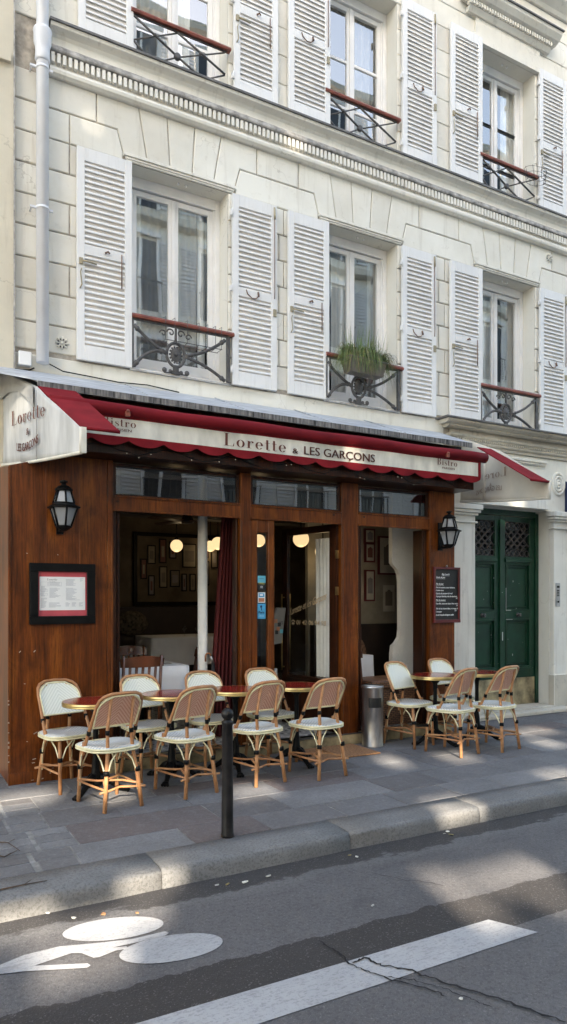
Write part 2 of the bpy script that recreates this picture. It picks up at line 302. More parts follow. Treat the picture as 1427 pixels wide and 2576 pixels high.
# ------------------------------------------------------------------ mesh builder
class MB:
    def __init__(s): s.v = []; s.f = []; s.mi = []; s.t = []; s.uv = {}; s.sm = []
    def face(s, idx, mi=0, tone=0, smooth=False): s.f.append(idx); s.mi.append(mi); s.t.append(tone); s.sm.append(smooth)
    def add(s, vs, fs, mi=0, tone=0, smooth=False):
        o = len(s.v); s.v += [tuple(v) for v in vs]
        for f in fs: s.face([o+i for i in f], mi, tone, smooth)
        return s
    def box(s, x0, x1, y0, y1, z0, z1, mi=0, tone=0, mat=None):
        vs = [(x, y, z) for x in (x0, x1) for y in (y0, y1) for z in (z0, z1)]
        if mat is not None: vs = [tuple(mat @ Vector(v)) for v in vs]
        return s.add(vs, [(0, 1, 3, 2), (4, 6, 7, 5), (0, 4, 5, 1), (2, 3, 7, 6), (0, 2, 6, 4), (1, 5, 7, 3)], mi, tone)
    def quad(s, a, b, c, d, mi=0): return s.add([a, b, c, d], [(0, 1, 2, 3)], mi)
    def prism_xz(s, poly, y0, y1, mi=0, tone=0, mi_side=None):
        n = len(poly); vs = [(x, y0, z) for x, z in poly] + [(x, y1, z) for x, z in poly]; o = len(s.v); s.v += vs
        s.face([o+i for i in range(n)], mi, tone); s.face([o+n+i for i in range(n)][::-1], mi, tone)
        for i in range(n):
            j = (i+1) % n; s.face([o+i, o+n+i, o+n+j, o+j], mi if mi_side is None else mi_side, tone)
        return s
    def prism_xy(s, poly, z0, z1, mi=0, tone=0):
        n = len(poly); o = len(s.v); s.v += [(x, y, z0) for x, y in poly] + [(x, y, z1) for x, y in poly]
        s.face([o+i for i in range(n)][::-1], mi, tone); s.face([o+n+i for i in range(n)], mi, tone)
        for i in range(n):
            j = (i+1) % n; s.face([o+i, o+j, o+n+j, o+n+i], mi, tone)
        return s
    def extr_x(s, prof, x0, x1, mi=0, smooth=False):        # profile of (y, z), closed
        n = len(prof); o = len(s.v); s.v += [(x0, y, z) for y, z in prof] + [(x1, y, z) for y, z in prof]
        s.face([o+i for i in range(n)], mi); s.face([o+n+i for i in range(n)][::-1], mi)
        for i in range(n):
            j = (i+1) % n; s.face([o+i, o+n+i, o+n+j, o+j], mi, 0, smooth)
        return s
    def tube(s, pts, r, n=8, mi=0, closed=False, rs=None, cap=True, flat=None):
        pts = [Vector(p) for p in pts]; m = len(pts); o = len(s.v); up = None
        for i, p in enumerate(pts):
            a = pts[(i-1) % m] if (closed or i > 0) else p; b = pts[(i+1) % m] if (closed or i < m-1) else p
            t = (b-a).normalized()
            if up is None:
                up = Vector((0, 0, 1)) if abs(t.z) < .9 else Vector((1, 0, 0))
            u = (up - t*up.dot(t)).normalized(); w = t.cross(u); up = u
            rr = rs[i] if rs else r
            for k in range(n):
                an = 2*math.pi*k/n; d = u*math.cos(an)*rr*(flat or 1) + w*math.sin(an)*rr; s.v.append(tuple(p+d))
        for i in range(m if closed else m-1):
            j = (i+1) % m
            for k in range(n):
                l = (k+1) % n; s.face([o+i*n+k, o+i*n+l, o+j*n+l, o+j*n+k], mi, 0, True)
        if cap and not closed:
            s.face([o+k for k in range(n)][::-1], mi); s.face([o+(m-1)*n+k for k in range(n)], mi)
        return s
    def lathe(s, prof, c=(0, 0, 0), n=20, mi=0, smooth=True):  # (r, z)
        o = len(s.v)
        for r, z in prof:
            for k in range(n):
                a = 2*math.pi*(k+.5)/n; s.v.append((c[0]+r*math.cos(a), c[1]+r*math.sin(a), c[2]+z))
        for i in range(len(prof)-1):
            for k in range(n):
                l = (k+1) % n; s.face([o+i*n+k, o+i*n+l, o+(i+1)*n+l, o+(i+1)*n+k], mi, 0, smooth)
        s.face([o+k for k in range(n)][::-1], mi); s.face([o+(len(prof)-1)*n+k for k in range(n)], mi)
        return s
    def sphere(s, c, r, mi=0, n=14, sc=(1, 1, 1)):
        prof = [(max(1e-4, r*math.sin(math.pi*i/n)), -r*math.cos(math.pi*i/n)) for i in range(n+1)]
        o = len(s.v); s.lathe(prof, (0, 0, 0), n+4, mi)
        for i in range(o, len(s.v)):
            v = s.v[i]; s.v[i] = (c[0]+v[0]*sc[0], c[1]+v[1]*sc[1], c[2]+v[2]*sc[2])
        return s
    def build(s, name, mats, parent=None, bevel=0, uv=None, loc=None):
        if not isinstance(mats, (list, tuple)): mats = [mats]
        me = bpy.data.meshes.new(name); me.from_pydata(s.v, [], s.f)
        for m in mats: me.materials.append(M[m] if isinstance(m, str) else m)
        me.polygons.foreach_set('material_index', s.mi)
        me.polygons.foreach_set('use_smooth', s.sm)
        if any(s.t):
            at = me.attributes.new('tone', 'FLOAT', 'FACE'); at.data.foreach_set('value', [float(t) for t in s.t])
        if uv:
            ul = me.uv_layers.new(name='UVMap')
            for lp in me.loops: ul.data[lp.index].uv = uv(me.vertices[lp.vertex_index].co)
        me.update()
        bm = bmesh.new(); bm.from_mesh(me); bmesh.ops.recalc_face_normals(bm, faces=bm.faces)
        if bevel:
            ed = [e for e in bm.edges if len(e.link_faces) == 2 and e.calc_face_angle(0) > .6]
            bmesh.ops.bevel(bm, geom=ed, offset=bevel, segments=1, affect='EDGES', clamp_overlap=True)
        bm.to_mesh(me); bm.free()
        ob = bpy.data.objects.new(name, me); COL.objects.link(ob)
        if parent is not None: ob.parent = parent
        if loc is not None: ob.location = loc
        return ob
def tag(o, label=None, cat=None, group=None, kind=None):
    if label: o['label'] = label
    if cat: o['category'] = cat
    if group: o['group'] = group
    if kind: o['kind'] = kind
    return o
def thing(name, label, cat, loc=(0, 0, 0), rz=0, group=None, kind=None):
    o = bpy.data.objects.new(name, None); COL.objects.link(o); o.location = loc; o.rotation_euler = (0, 0, rz)
    o.empty_display_size = .1
    return tag(o, label, cat, group, kind)
def kids(o): return [c for c in bpy.data.objects if c.parent == o]
def dup(root, loc, rz, label=None, first=[None]):
    def cp(o, par):
        c = o.copy(); COL.objects.link(c)
        if par: c.parent = par
        for k in kids(o): cp(k, c)
        return c
    r = cp(root, None); r.location = loc; r.rotation_euler = (0, 0, rz)
    if label: r['label'] = label
    return r
_tc = {}
def text_shape(body, size, shear=0, space=1.0):
    key = (body, size, shear, space)
    if key in _tc: return _tc[key]
    cu = bpy.data.curves.new('t', 'FONT'); cu.body = body; cu.size = size; cu.shear = shear; cu.space_character = space; cu.resolution_u = 3
    o = bpy.data.objects.new('t', cu); COL.objects.link(o)
    dg = bpy.context.evaluated_depsgraph_get(); me = bpy.data.meshes.new_from_object(o.evaluated_get(dg))
    vs = [(v.co.x, v.co.y) for v in me.vertices]; fs = [tuple(p.vertices) for p in me.polygons]
    bpy.data.objects.remove(o); bpy.data.curves.remove(cu); bpy.data.meshes.remove(me)
    _tc[key] = (vs, fs); return vs, fs
def put_text(mb, body, size, org, ux, uy, width=None, shear=0, mi=0, curve=0, bold=0, space=1.0):
    """letters laid on a plane: org + x*ux + y*uy; width scales the line to fit"""
    vs, fs = text_shape(body, size, shear, space)
    if not vs: return
    x0 = min(v[0] for v in vs); x1 = max(v[0] for v in vs); k = (width/(x1-x0)) if width else 1
    org = Vector(org); ux = Vector(ux); uy = Vector(uy); w = (x1-x0)*k; nrm = ux.cross(uy)
    for off in ([0] if not bold else [-bold, 0, bold]):
        out = []
        for x, y in vs:
            X = (x-x0)*k + off; t = (X/w-.5)*2 if w else 0
            out.append(tuple(org + ux*X + uy*(y + curve*(t*t-1)) + nrm*(abs(off)*.05)))
        mb.add(out, fs, mi)
# didone letters as strokes of changing width; x-height 1
def _strip(pts, ws):
    vs = []; fs = []
    for i, (x, y) in enumerate(pts):
        a = pts[max(0, i-1)]; b = pts[min(len(pts)-1, i+1)]; dx, dy = b[0]-a[0], b[1]-a[1]; L = math.hypot(dx, dy) or 1
        nx, ny = -dy/L, dx/L; w = ws[i]/2; vs += [(x+nx*w, y+ny*w), (x-nx*w, y-ny*w)]
    for i in range(len(pts)-1): fs.append((2*i, 2*i+1, 2*i+3, 2*i+2))
    return vs, fs
def _rect(x0, y0, x1, y1): return [(x0, y0), (x1, y0), (x1, y1), (x0, y1)], [(0, 1, 2, 3)]
def _ring(cx, cy, ax, ay, tx, ty, a0=0, a1=360, n=26):
    vs = []; fs = []
    for i in range(n+1):
        a = R(a0+(a1-a0)*i/n); c, s_ = math.cos(a), math.sin(a)
        vs += [(cx+ax*c, cy+ay*s_), (cx+(ax-tx)*c, cy+(ay-ty)*s_)]
    for i in range(n): fs.append((2*i, 2*i+1, 2*i+3, 2*i+2))
    return vs, fs
def didone(ch):
    T, H_ = .24, .05
    if ch == 'o': return [_ring(.47, .5, .45, .52, T, H_)], 1.02
    if ch == 'e': return [_ring(.45, .5, .43, .52, T, H_, 2, 322), _rect(.2, .50, .86, .50+H_)], .98
    if ch == 'L': return [_rect(.14, 0, .14+T*1.15, 1.75), _rect(.0, 1.70, .56, 1.75), _rect(.0, 0, 1.08, .05), _strip([(1.02, .02), (1.06, .28), (1.08, .5)], [.12, .08, .03])], 1.22
    if ch == 'l': return [_rect(.1, 0, .1+T, 1.75), _rect(0, 0, .44, .05)], .5
    if ch == 'r': return [_rect(.12, 0, .12+T, 1.0), _rect(0, 0, .52, .05), _rect(0, .95, .14, 1.0), _ring(.56, .68, .22, .34, .06, .06, 60, 180, 10), _ring(.66, .86, .12, .13, .12, .13, 0, 360, 12)], .84
    if ch == 't': return [_rect(.14, .08, .14+T, 1.42), _rect(0, .95, .56, 1.0), _ring(.40, .16, .26, .18, .10, .07, 180, 320, 10)], .66
    if ch == 'B': return [_rect(.14, 0, .14+T, 1.75), _rect(0, 0, .6, .05), _rect(0, 1.70, .6, 1.75), _rect(.3, .90, .6, .95), _ring(.56, 1.34, .42, .41, T*.9, H_, -90, 90, 14), _ring(.58, .47, .48, .47, T, H_, -90, 90, 14)], 1.2
    if ch == 'i': return [_rect(.12, 0, .12+T, 1.0), _rect(0, 0, .48, .05), _rect(0, .95, .14, 1.0), _ring(.24, 1.35, .13, .13, .13, .13, 0, 360, 12)], .56
    if ch == 's':
        pts = [(.66, .78), (.62, .92), (.42, 1.0), (.2, .92), (.14, .76), (.26, .6), (.42, .5), (.58, .38), (.64, .22), (.54, .06), (.34, 0), (.14, .08), (.08, .26)]
        return [_strip(pts, [.1, .04, .04, .07, .16, .22, .24, .22, .16, .07, .04, .04, .1])], .78
    return [], .4
def put_didone(mb, word, x, org, ux, uy, xh, width, mi=0, gap=.12):
    adv = 0; parts = []
    for ch in word:
        g, a = didone(ch); parts.append((adv, g)); adv += a+gap
    k = width/(adv-gap); org = Vector(org); ux = Vector(ux); uy = Vector(uy)
    for ad, g in parts:
        for vs, fs in g:
            mb.add([tuple(org + ux*((ad+a)*k) + uy*(b*xh)) for a, b in vs], fs, mi)

# ------------------------------------------------------------------ SETTING: road, kerb, pavement
mb = MB(); mb.quad((-60, -60, -.12), (90, -60, -.12), (90, 4.2, -.12), (-60, 4.2, -.12))
road = tag(mb.build('road', 'asphalt'), kind='structure')
def crackline(pts, w):
    mb = MB(); P = []
    for (a, b) in zip(pts, pts[1:]):
        n = 7
        for i in range(n):
            t = i/n; P.append((a[0]+(b[0]-a[0])*t+random.uniform(-.008, .008), a[1]+(b[1]-a[1])*t+random.uniform(-.008, .008)))
    P.append(pts[-1])
    ws = [w*random.uniform(.5, 1.3) for _ in P]; ws[0] = ws[-1] = .001
    vs, fs = _strip(P, ws); mb.add([(x, y, -.1115) for x, y in vs], fs)
    return mb
def ug(px, py, z=0):
    k = (px-713)/1800; s_, c_ = math.sin(R(29.4)), math.cos(R(29.4)); dz = (1505-py)/1800; t = (z-1.6)/dz
    return ((s_+c_*k)*t, (c_-s_*k)*t)
cr_m = plain('crack_dark', (.012, .010, .010), .9)
for pts, w in (([(800, 2368), (845, 2395), (880, 2428), (925, 2448), (990, 2470), (1100, 2500), (1125, 2512)], .009), ([(885, 2424), (918, 2413), (960, 2432), (1030, 2444), (1070, 2460), (1160, 2490), (1270, 2522), (1360, 2556), (1427, 2576)], .013),
               ([(975, 2462), (1040, 2470), (1110, 2488), (1180, 2515), (1240, 2540)], .007), ([(940, 2200), (1010, 2216), (1060, 2220), (1120, 2232)], .005)):
    crackline([ug(x, y, -.12) for x, y in pts], w).build('crack', cr_m, road)
# painted lane bar and cycle symbol
mb = MB(); mb.add([(x, y, -.116) for x, y in [(.2, 2.815), (1.5, 2.802), (2.83, 2.793), (2.945, 2.563), (1.5, 2.564), (.4, 2.566)]], [(0, 1, 2, 3, 4, 5)])
tag(mb.build('lane_line', 'roadpaint'), 'worn white bar painted along the dark tar strip in the road', 'road marking')
mb = MB()
def ell(cx, cy, a, b, ang, n=40):
    o = len(mb.v); ca, sa = math.cos(ang), math.sin(ang)
    mb.v += [(cx+a*math.cos(2*math.pi*i/n)*ca-b*math.sin(2*math.pi*i/n)*sa, cy+a*math.cos(2*math.pi*i/n)*sa+b*math.sin(2*math.pi*i/n)*ca, -.116) for i in range(n)]
    mb.face(list(range(o, o+n)))
def ell_px(x0, y0, x1, y1, cxy, top, bot):
    a = Vector(ug(x0, y0, -.12)); b = Vector(ug(x1, y1, -.12)); t = Vector(ug(*top, -.12)); q = Vector(ug(*bot, -.12)); c = (a+b)/2
    ell(c.x, c.y, (b-a).length/2, (t-q).length/2*.95, math.atan2(b.y-a.y, b.x-a.x))
ell_px(157, 2352, 411, 2323, None, (300, 2311), (270, 2371)); ell_px(300, 2408, 559, 2365, None, (440, 2352), (420, 2423))
fig = [(-60, 2452), (0, 2430), (60, 2405), (150, 2383), (240, 2375), (330, 2365), (415, 2345), (425, 2349), (415, 2356), (330, 2376), (282, 2386), (318, 2383), (323, 2388), (290, 2394), (250, 2410), (235, 2412), (205, 2400), (180, 2400), (85, 2432), (220, 2426), (228, 2431), (218, 2437), (60, 2446), (0, 2453), (-60, 2480)]
o = len(mb.v); mb.v += [(*ug(x, y, -.12), -.115) for x, y in fig]; mb.face(list(range(o, o+len(fig))))
tag(mb.build('cycle_symbol', 'roadpaint'), 'white bicycle symbol painted on the road beside the gutter', 'road marking')
# kerb stones
mb = MB(); joints = [-30, -25, -20, -16, -12, -9, -7, -5.2, -3.4, -1.6, .12, 1.45, 2.80, 4.0, 5.25, 6.6, 8.0, 9.4, 11, 13, 16, 20, 25, 30, 40, 60]
for a, b in zip(joints, joints[1:]):
    prof = [(4.035, -.2), (4.037, -.05), (4.043, -.022), (4.056, -.007), (4.08, 0.0), (4.20, .003), (4.345, .001), (4.345, -.2)]
    seg = max(1, int((b-a)/.25)); o = len(mb.v); n = len(prof)
    for i in range(seg+1):
        x = a+.002+(b-a-.004)*i/seg
        for j, (y, z) in enumerate(prof):
            w = .008 if 0 < j < 5 else 0; e = .003 if i in (0, seg) and 0 < j < 6 else 0
            mb.v.append((x, y+random.uniform(-w, w)+e, z+random.uniform(-w, w)*.5-e*.7))
    for i in range(seg):
        for j in range(n-1): mb.face([o+i*n+j, o+(i+1)*n+j, o+(i+1)*n+j+1, o+i*n+j+1], 0, 0, True)
    mb.face([o+j for j in range(n)]); mb.face([o+seg*n+j for j in range(n)])
tag(mb.build('kerb', 'kerb'), kind='structure')
# pavement: mortar bed and individual slabs in one sheet
mb = MB(); mb.box(-30, 60, 4.346, 7.12, -.2, -.006, 1)
y = 4.352; rnd = random.Random(3); row = 0
hs = [.36, .44, .40, .46, .38, .45, .34]
for h in hs:
    x = -4 + rnd.uniform(0, .5)
    while x < 18:
        w = rnd.uniform(.5, 1.15)
        small = x < 1.0 and 4.3 < y < 5.6
        if small:
            w = .26; nn = 2 if h < .42 else 3
            for q in range(nn):
                d = rnd.uniform(-.006, .006); g = .016
                mb.box(x+g/2+rnd.uniform(0, .03), x+w-g/2, y+h*q/nn+g/2, y+h*(q+1)/nn-g/2, -.05, -.001+d*.3, 0, rnd.random()*.8+.05)
        else:
            g = .010; d = rnd.uniform(-.002, .002); tl = rnd.uniform(-.002, .002); sk = rnd.uniform(-.012, .012)
            split = rnd.random() < .12 and h > .4
            tn = rnd.choice([.2, .35, .45, .5, .55, .6, .7, .8, 1.0, .05])
            if split:
                mb.box(x+g/2, x+w-g/2, y+g/2, y+h*.5-g/2, -.05, d, 0, tn); mb.box(x+g/2, x+w-g/2, y+h*.5+g/2, y+h-g/2, -.05, d+.001, 0, min(1, tn*.7+.1))
            else:
                o = len(mb.v); X0, X1, Y0, Y1 = x+g/2, x+w-g/2, y+g/2, y+h-g/2
                mb.v += [(X0, Y0, -.05), (X1, Y0, -.05), (X1+sk, Y1, -.05), (X0+sk, Y1, -.05), (X0, Y0, d), (X1, Y0, d+tl), (X1+sk, Y1, d+tl), (X0+sk, Y1, d)]
                for f in [(4, 5, 6, 7), (0, 1, 5, 4), (1, 2, 6, 5), (2, 3, 7, 6), (3, 0, 4, 7)]: mb.face([o+i for i in f], 0, tn)
        x += w
    y += h; row += 1
for a, b in ((-30, -4), (18, 60)): mb.box(a, b, 4.352, 7.1, -.05, 0, 0, .5)
tag(mb.build('pavement', ['paving', plain('paving_mortar', (.24, .235, .225), .9, var=.4, vs=8)], bevel=.003), kind='structure')

# ------------------------------------------------------------------ MAIN BUILDING
FY = 7.15
WINS = [2.785, 5.13, 7.61]; HW = .545
LOZ = (3.95, 6.06); UPZ = (7.15, 9.10)
bld = thing('stone_building', 'cream stone house front with white louvred shutters above the red awning', 'building', (0, 0, 0))
X0, X1, ZT = 1.10, 15.0, 13.5
DOOR = (6.926, 8.457, .0, 2.86)
mb = MB()
def hole_wall(mb, x0, x1, z0, z1, holes, yf, yb, mi, mi_rev):
    xs = sorted({x0, x1, *[h[0] for h in holes], *[h[1] for h in holes]}); zs = sorted({z0, z1, *[h[2] for h in holes], *[h[3] for h in holes]})
    def inh(x, z): return any(h[0] < x < h[1] and h[2] < z < h[3] for h in holes)
    for i in range(len(zs)-1):
        run = None
        for j in range(len(xs)):
            solid = j < len(xs)-1 and not inh((xs[j]+xs[j+1])/2, (zs[i]+zs[i+1])/2)
            if solid and run is None: run = xs[j]
            if not solid and run is not None:
                mb.quad((run, yf, zs[i]), (xs[j], yf, zs[i]), (xs[j], yf, zs[i+1]), (run, yf, zs[i+1]), mi); run = None
    for a, b, c, d in holes:
        mb.quad((a, yf, c), (a, yb, c), (a, yb, d), (a, yf, d), mi_rev); mb.quad((b, yf, c), (b, yb, c), (b, yb, d), (b, yf, d), mi_rev)
        mb.quad((a, yf, c), (b, yf, c), (b, yb, c), (a, yb, c), mi_rev); mb.quad((a, yf, d), (b, yf, d), (b, yb, d), (a, yb, d), mi_rev)
holes = [(c-HW, c+HW, *LOZ) for c in WINS] + [(c-HW, c+HW, *UPZ) for c in WINS] + [(WINS[2]-HW, WINS[2]+HW, 10.3, 12.2)] + [DOOR]
holes.append((1.5, 5.95, -.2, 2.9))
hole_wall(mb, X0, X1, -.2, ZT, holes, FY+.014, FY+.30, 0, 1)
mb.quad((X0, FY+.014, -.2), (X0, 12.5, -.2), (X0, 12.5, ZT), (X0, FY+.014, ZT), 1)
mb.quad((X0, FY+.014, ZT), (X1, FY+.014, ZT), (X1, 12.5, ZT), (X0, 12.5, ZT), 1)
rs = random.Random(11)
def stone(poly, y=FY, g=.006):
    t = rs.random()*.9+.05
    cx = sum(p[0] for p in poly)/len(poly); cz = sum(p[1] for p in poly)/len(poly)
    n = len(poly); out = []
    for i in range(n):         # offset each corner inwards by g along both neighbouring edges' normals
        p0, p1, p2 = poly[i-1], poly[i], poly[(i+1) % n]
        def nrm(a, b):
            dx, dz = b[0]-a[0], b[1]-a[1]; L = math.hypot(dx, dz); return (-dz/L, dx/L)
        n1, n2 = nrm(p0, p1), nrm(p1, p2); d = 1+n1[0]*n2[0]+n1[1]*n2[1]
        out.append((p1[0]+(n1[0]+n2[0])*g/d, p1[1]+(n1[1]+n2[1])*g/d))
    inner = []
    for i in range(n):
        p1 = out[i]; p0 = out[i-1]; p2 = out[(i+1) % n]
        def nrm(a, b):
            dx, dz = b[0]-a[0], b[1]-a[1]; L = math.hypot(dx, dz); return (-dz/L, dx/L)
        n1, n2 = nrm(p0, p1), nrm(p1, p2); d = 1+n1[0]*n2[0]+n1[1]*n2[1]
        inner.append((p1[0]+(n1[0]+n2[0])*.008/d, p1[1]+(n1[1]+n2[1])*.008/d))
    yo = y + rs.uniform(-.002, .002); o = len(mb.v)
    mb.v += [(x, yo, z) for x, z in inner] + [(x, yo+.006, z) for x, z in out] + [(x, FY+.016, z) for x, z in out]
    mb.face([o+i for i in range(n)], 2, t)
    for i in range(n):
        j = (i+1) % n; mb.face([o+i, o+j, o+n+j, o+n+i], 2, t); mb.face([o+n+i, o+n+j, o+2*n+j, o+2*n+i], 2, t)
def rect(x0, x1, z0, z1, g=.0075): stone([(x0, z0), (x1, z0), (x1, z1), (x0, z1)], g=g)
L = [(c-HW, c+HW) for c in WINS]
cz = [4.25, 4.555, 4.86, 5.165, 5.465, 5.76, 6.06]
piers = [(X0, L[0][0]), (L[0][1], L[1][0]), (L[1][1], L[2][0]), (L[2][1], 10.2)]
for pi, (a, b) in enumerate(piers):
    for k in range(len(cz)-1):
        j = [1.62, 4.035, 6.46, 9.1][pi] if k % 2 else [1.64, 3.97, 6.36, 8.9][pi]
        if pi == 0 and k % 2 == 0: rect(a, b, cz[k], cz[k+1])
        else: rect(a, j, cz[k], cz[k+1]); rect(j, b, cz[k], cz[k+1])
    rect(a, b, 3.98, 4.25)
rect(X0, 6.45, 3.5, 3.945)
rect(10.2, X1, 3.5, 6.65)
zl, zm, zt = 6.062, 6.355, 6.655
for i, c in enumerate(WINS):
    tops = [-.466, -.157, .157, .466]; bots = [-.376, -.125, .125, .376]
    for k in range(3): stone([(c+bots[k], 6.14), (c+bots[k+1], 6.14), (c+tops[k+1], zt), (c+tops[k], zt)])
    stone([(c-.63, 6.14), (c+bots[0], 6.14), (c+tops[0], zt), (c-.9, zt), (c-.9, zm), (c-.69, zm)])
    stone([(c+bots[3], 6.14), (c+.63, 6.14), (c+.69, zm), (c+.9, zm), (c+.9, zt), (c+tops[3], zt)])
stone([(X0, zl), (1.62, zl), (1.62, zm), (X0, zm)]); stone([(1.62, zl), (WINS[0]-.63, zl), (WINS[0]-.63, 6.14), (WINS[0]-.69, zm), (1.62, zm)])
rect(X0, WINS[0]-.9, zm, zt)
for i in (0, 1):
    a, b = WINS[i], WINS[i+1]; m_ = (a+b)/2
    stone([(a+.63, zl), (b-.63, zl), (b-.63, 6.14), (b-.69, zm), (a+.69, zm), (a+.63, 6.14)])
    rect(a+.9, b-.9, zm, zt)
stone([(WINS[2]+.63, zl), (10.2, zl), (10.2, zm), (WINS[2]+.69, zm), (WINS[2]+.63, 6.14)]); rect(WINS[2]+.9, 9.3, zm, zt); rect(9.3, 10.2, zm, zt)
# upper storey courses
uz = [7.16, 7.49, 7.82, 8.14, 8.46, 8.78, 9.10]
piers2 = [(X0, L[0][0]), (L[0][1], L[1][0]), (L[1][1], L[2][0]), (L[2][1], 12)]
for a, b in piers2:
    for k in range(len(uz)-1): rect(a, b, uz[k], uz[k+1], .003)
for z0, z1 in ((9.10, 9.42), (9.42, 9.76), (9.76, 10.08), (10.3, 10.62), (10.62, 10.95), (10.95, 12.0)):
    if z0 < 10.2: rect(X0, 5.2, z0, z1, .003); rect(5.2, 12, z0, z1, .003)
    else: rect(X0, 7.0, z0, z1, .003); rect(8.2, 12, z0, z1, .003)
rect(12, X1, 7.16, 12, .003)
# lower wall by the green door
rect(5.95, 6.6, 0, 3.3, .002)
for z0, z1 in ((.0, .52), (.52, 1.0), (1.0, 1.6), (1.6, 2.2), (2.2, 2.6)): rect(8.457, 9.0, z0, z1, .002); rect(9.0, X1, z0, z1, .004)
rect(6.6, X1, 2.86, 3.62, .004); rect(8.457, X1, 2.6, 2.86, .003)
wall = mb.build('wall', ['mortar', 'reveal', 'stone'], bld)
# cornice between the storeys
mb = MB()
prof = [(7.16, 6.648), (7.115, 6.650), (7.088, 6.672), (7.082, 6.70), (7.092, 6.728), (7.118, 6.742), (7.118, 6.755), (7.118, 6.86), (7.16, 6.86)]
mb.extr_x(prof, 1.42, X1, 0)
prof = [(7.16, 6.862), (7.062, 6.862), (7.055, 6.875), (7.055, 6.905), (7.085, 6.915), (7.085, 6.935), (7.16, 6.935)]
mb.extr_x(prof, 1.42, X1, 1)
prof = [(7.16, 6.936), (7.128, 6.936), (7.122, 7.03), (7.105, 7.06), (7.08, 7.075), (7.045, 7.09), (7.04, 7.122), (7.16, 7.122)]
mb.extr_x(prof, 1.42, X1, 0)
mb.extr_x([(7.16, 7.124), (7.022, 7.124), (7.022, 7.146), (7.16, 7.154)], 1.41, X1, 2)
x = 1.43
while x < 9.6:
    mb.box(x, x+.033, 7.072, 7.117, 6.762, 6.852, 0); x += .0545
mb.build('dentil_cornice', ['trim', 'lintelstain', 'capdark'], bld)
# upper cornice
mb = MB()
mb.extr_x([(7.16, 10.08), (7.12, 10.08), (7.09, 10.12), (7.02, 10.17), (6.98, 10.20), (6.98, 10.24), (7.16, 10.24)], 1.1, X1, 0)
mb.extr_x([(7.16, 10.242), (6.96, 10.242), (6.96, 10.265), (7.16, 10.272)], 1.1, X1, 1)
mb.build('upper_cornice', ['trim', 'capdark'], bld)
# ledge under the third window, above the green door
mb = MB()
def ledge(z, d, x0, z1, mi=0):
    mb.extr_x([(7.16, z), (7.14-d*.75, z), (7.14-d, z+(z1-z)*.45), (7.14-d, z1), (7.16, z1)], x0-d, X1, mi)
ledge(3.62, .02, 6.62, 3.66); ledge(3.661, .05, 6.62, 3.70); ledge(3.73, .07, 6.56, 3.775); ledge(3.776, .02, 6.56, 3.835); ledge(3.836, .12, 6.54, 3.875); ledge(3.876, .19, 6.54, 3.925)
mb.box(6.3, X1, 6.92, 7.16, 3.926, 3.944, 1)
x = 6.62
while x < 9.4: mb.box(x, x+.02, 7.08, 7.135, 3.702, 3.728, 0); x += .038
mb.build('window_ledge', ['old', 'capdark'], bld)
# pilasters round the green door, lintel panel and rosette
def capital(x0, x1, yf, mi=0, left=True):
    for z0, z1, d in ((2.60, 2.625, .025), (2.626, 2.70, .0), (2.701, 2.735, .03), (2.736, 2.775, .055), (2.776, 2.845, .075)):
        mb.box(x0-d, x1+d, yf-d, 7.149, z0, z1, mi)
mb = MB(); mb.box(6.55, 6.926, 7.07, 7.148, 0, 2.6, 0); capital(6.55, 6.926, 7.07); mb.box(6.55, 6.99, 7.05, 7.148, .0, .12, 0)
mb.build('pilaster', 'trim', bld, bevel=.006)
mb = MB(); mb.box(8.457, 8.98, 7.07, 7.148, 0, 2.6, 0); capital(8.457, 8.98, 7.07); mb.box(8.43, 9.02, 7.04, 7.148, .0, .50, 1)
mb.build('pilaster', ['trim', 'old'], bld, bevel=.006)
mb = MB(); mb.box(6.75, 8.30, 7.03, 7.148, 2.861, 2.985, 0); mb.box(6.8, 8.33, 7.06, 7.148, 2.99, 3.06, 0)
for z0, z1, d in ((3.06, 3.09, .04), (3.50, 3.53, .03), (3.53, 3.56, .05)): mb.box(6.75, 8.35, 7.148-d-.01, 7.148, z0, z1, 0)
mb.build('door_lintel', 'trim', bld, bevel=.006)
mb = MB(); c = (8.64, 3.27)
for r0, r1, d in ((.15, .118, .035), (.105, .075, .05), (.06, .03, .055)):
    n = 28; P = []
    mb.tube([(c[0]+(r0+r1)/2*math.cos(2*math.pi*i/n)*.9, 7.146, c[1]+(r0+r1)/2*math.sin(2*math.pi*i/n)*1.15) for i in range(n)], (r0-r1)/2+.006, 8, 0, True)
mb.sphere((c[0], 7.14, c[1]), .03)
mb.build('carved_roundel', 'trim', bld)
for (x, z, r_) in ((1.545, 4.09, .062), (8.44, 6.53, .062), (8.40, 9.88, .07)):
    mb = MB()
    for k in range(8):
        a = 2*math.pi*k/8; mb.tube([(x+.02*math.cos(a), 7.14, z+.02*math.sin(a)), (x+r_*math.cos(a), 7.14, z+r_*math.sin(a))], .006, 6, 0, rs=[.004, .012])
        mb.sphere((x+r_*.62*math.cos(a+.39), 7.146, z+r_*.62*math.sin(a+.39)), .009, 1, 6)
    mb.sphere((x, 7.138, z), .016, 0, 8)
    mb.build('wall_rosette', ['trim', 'iron'], bld)
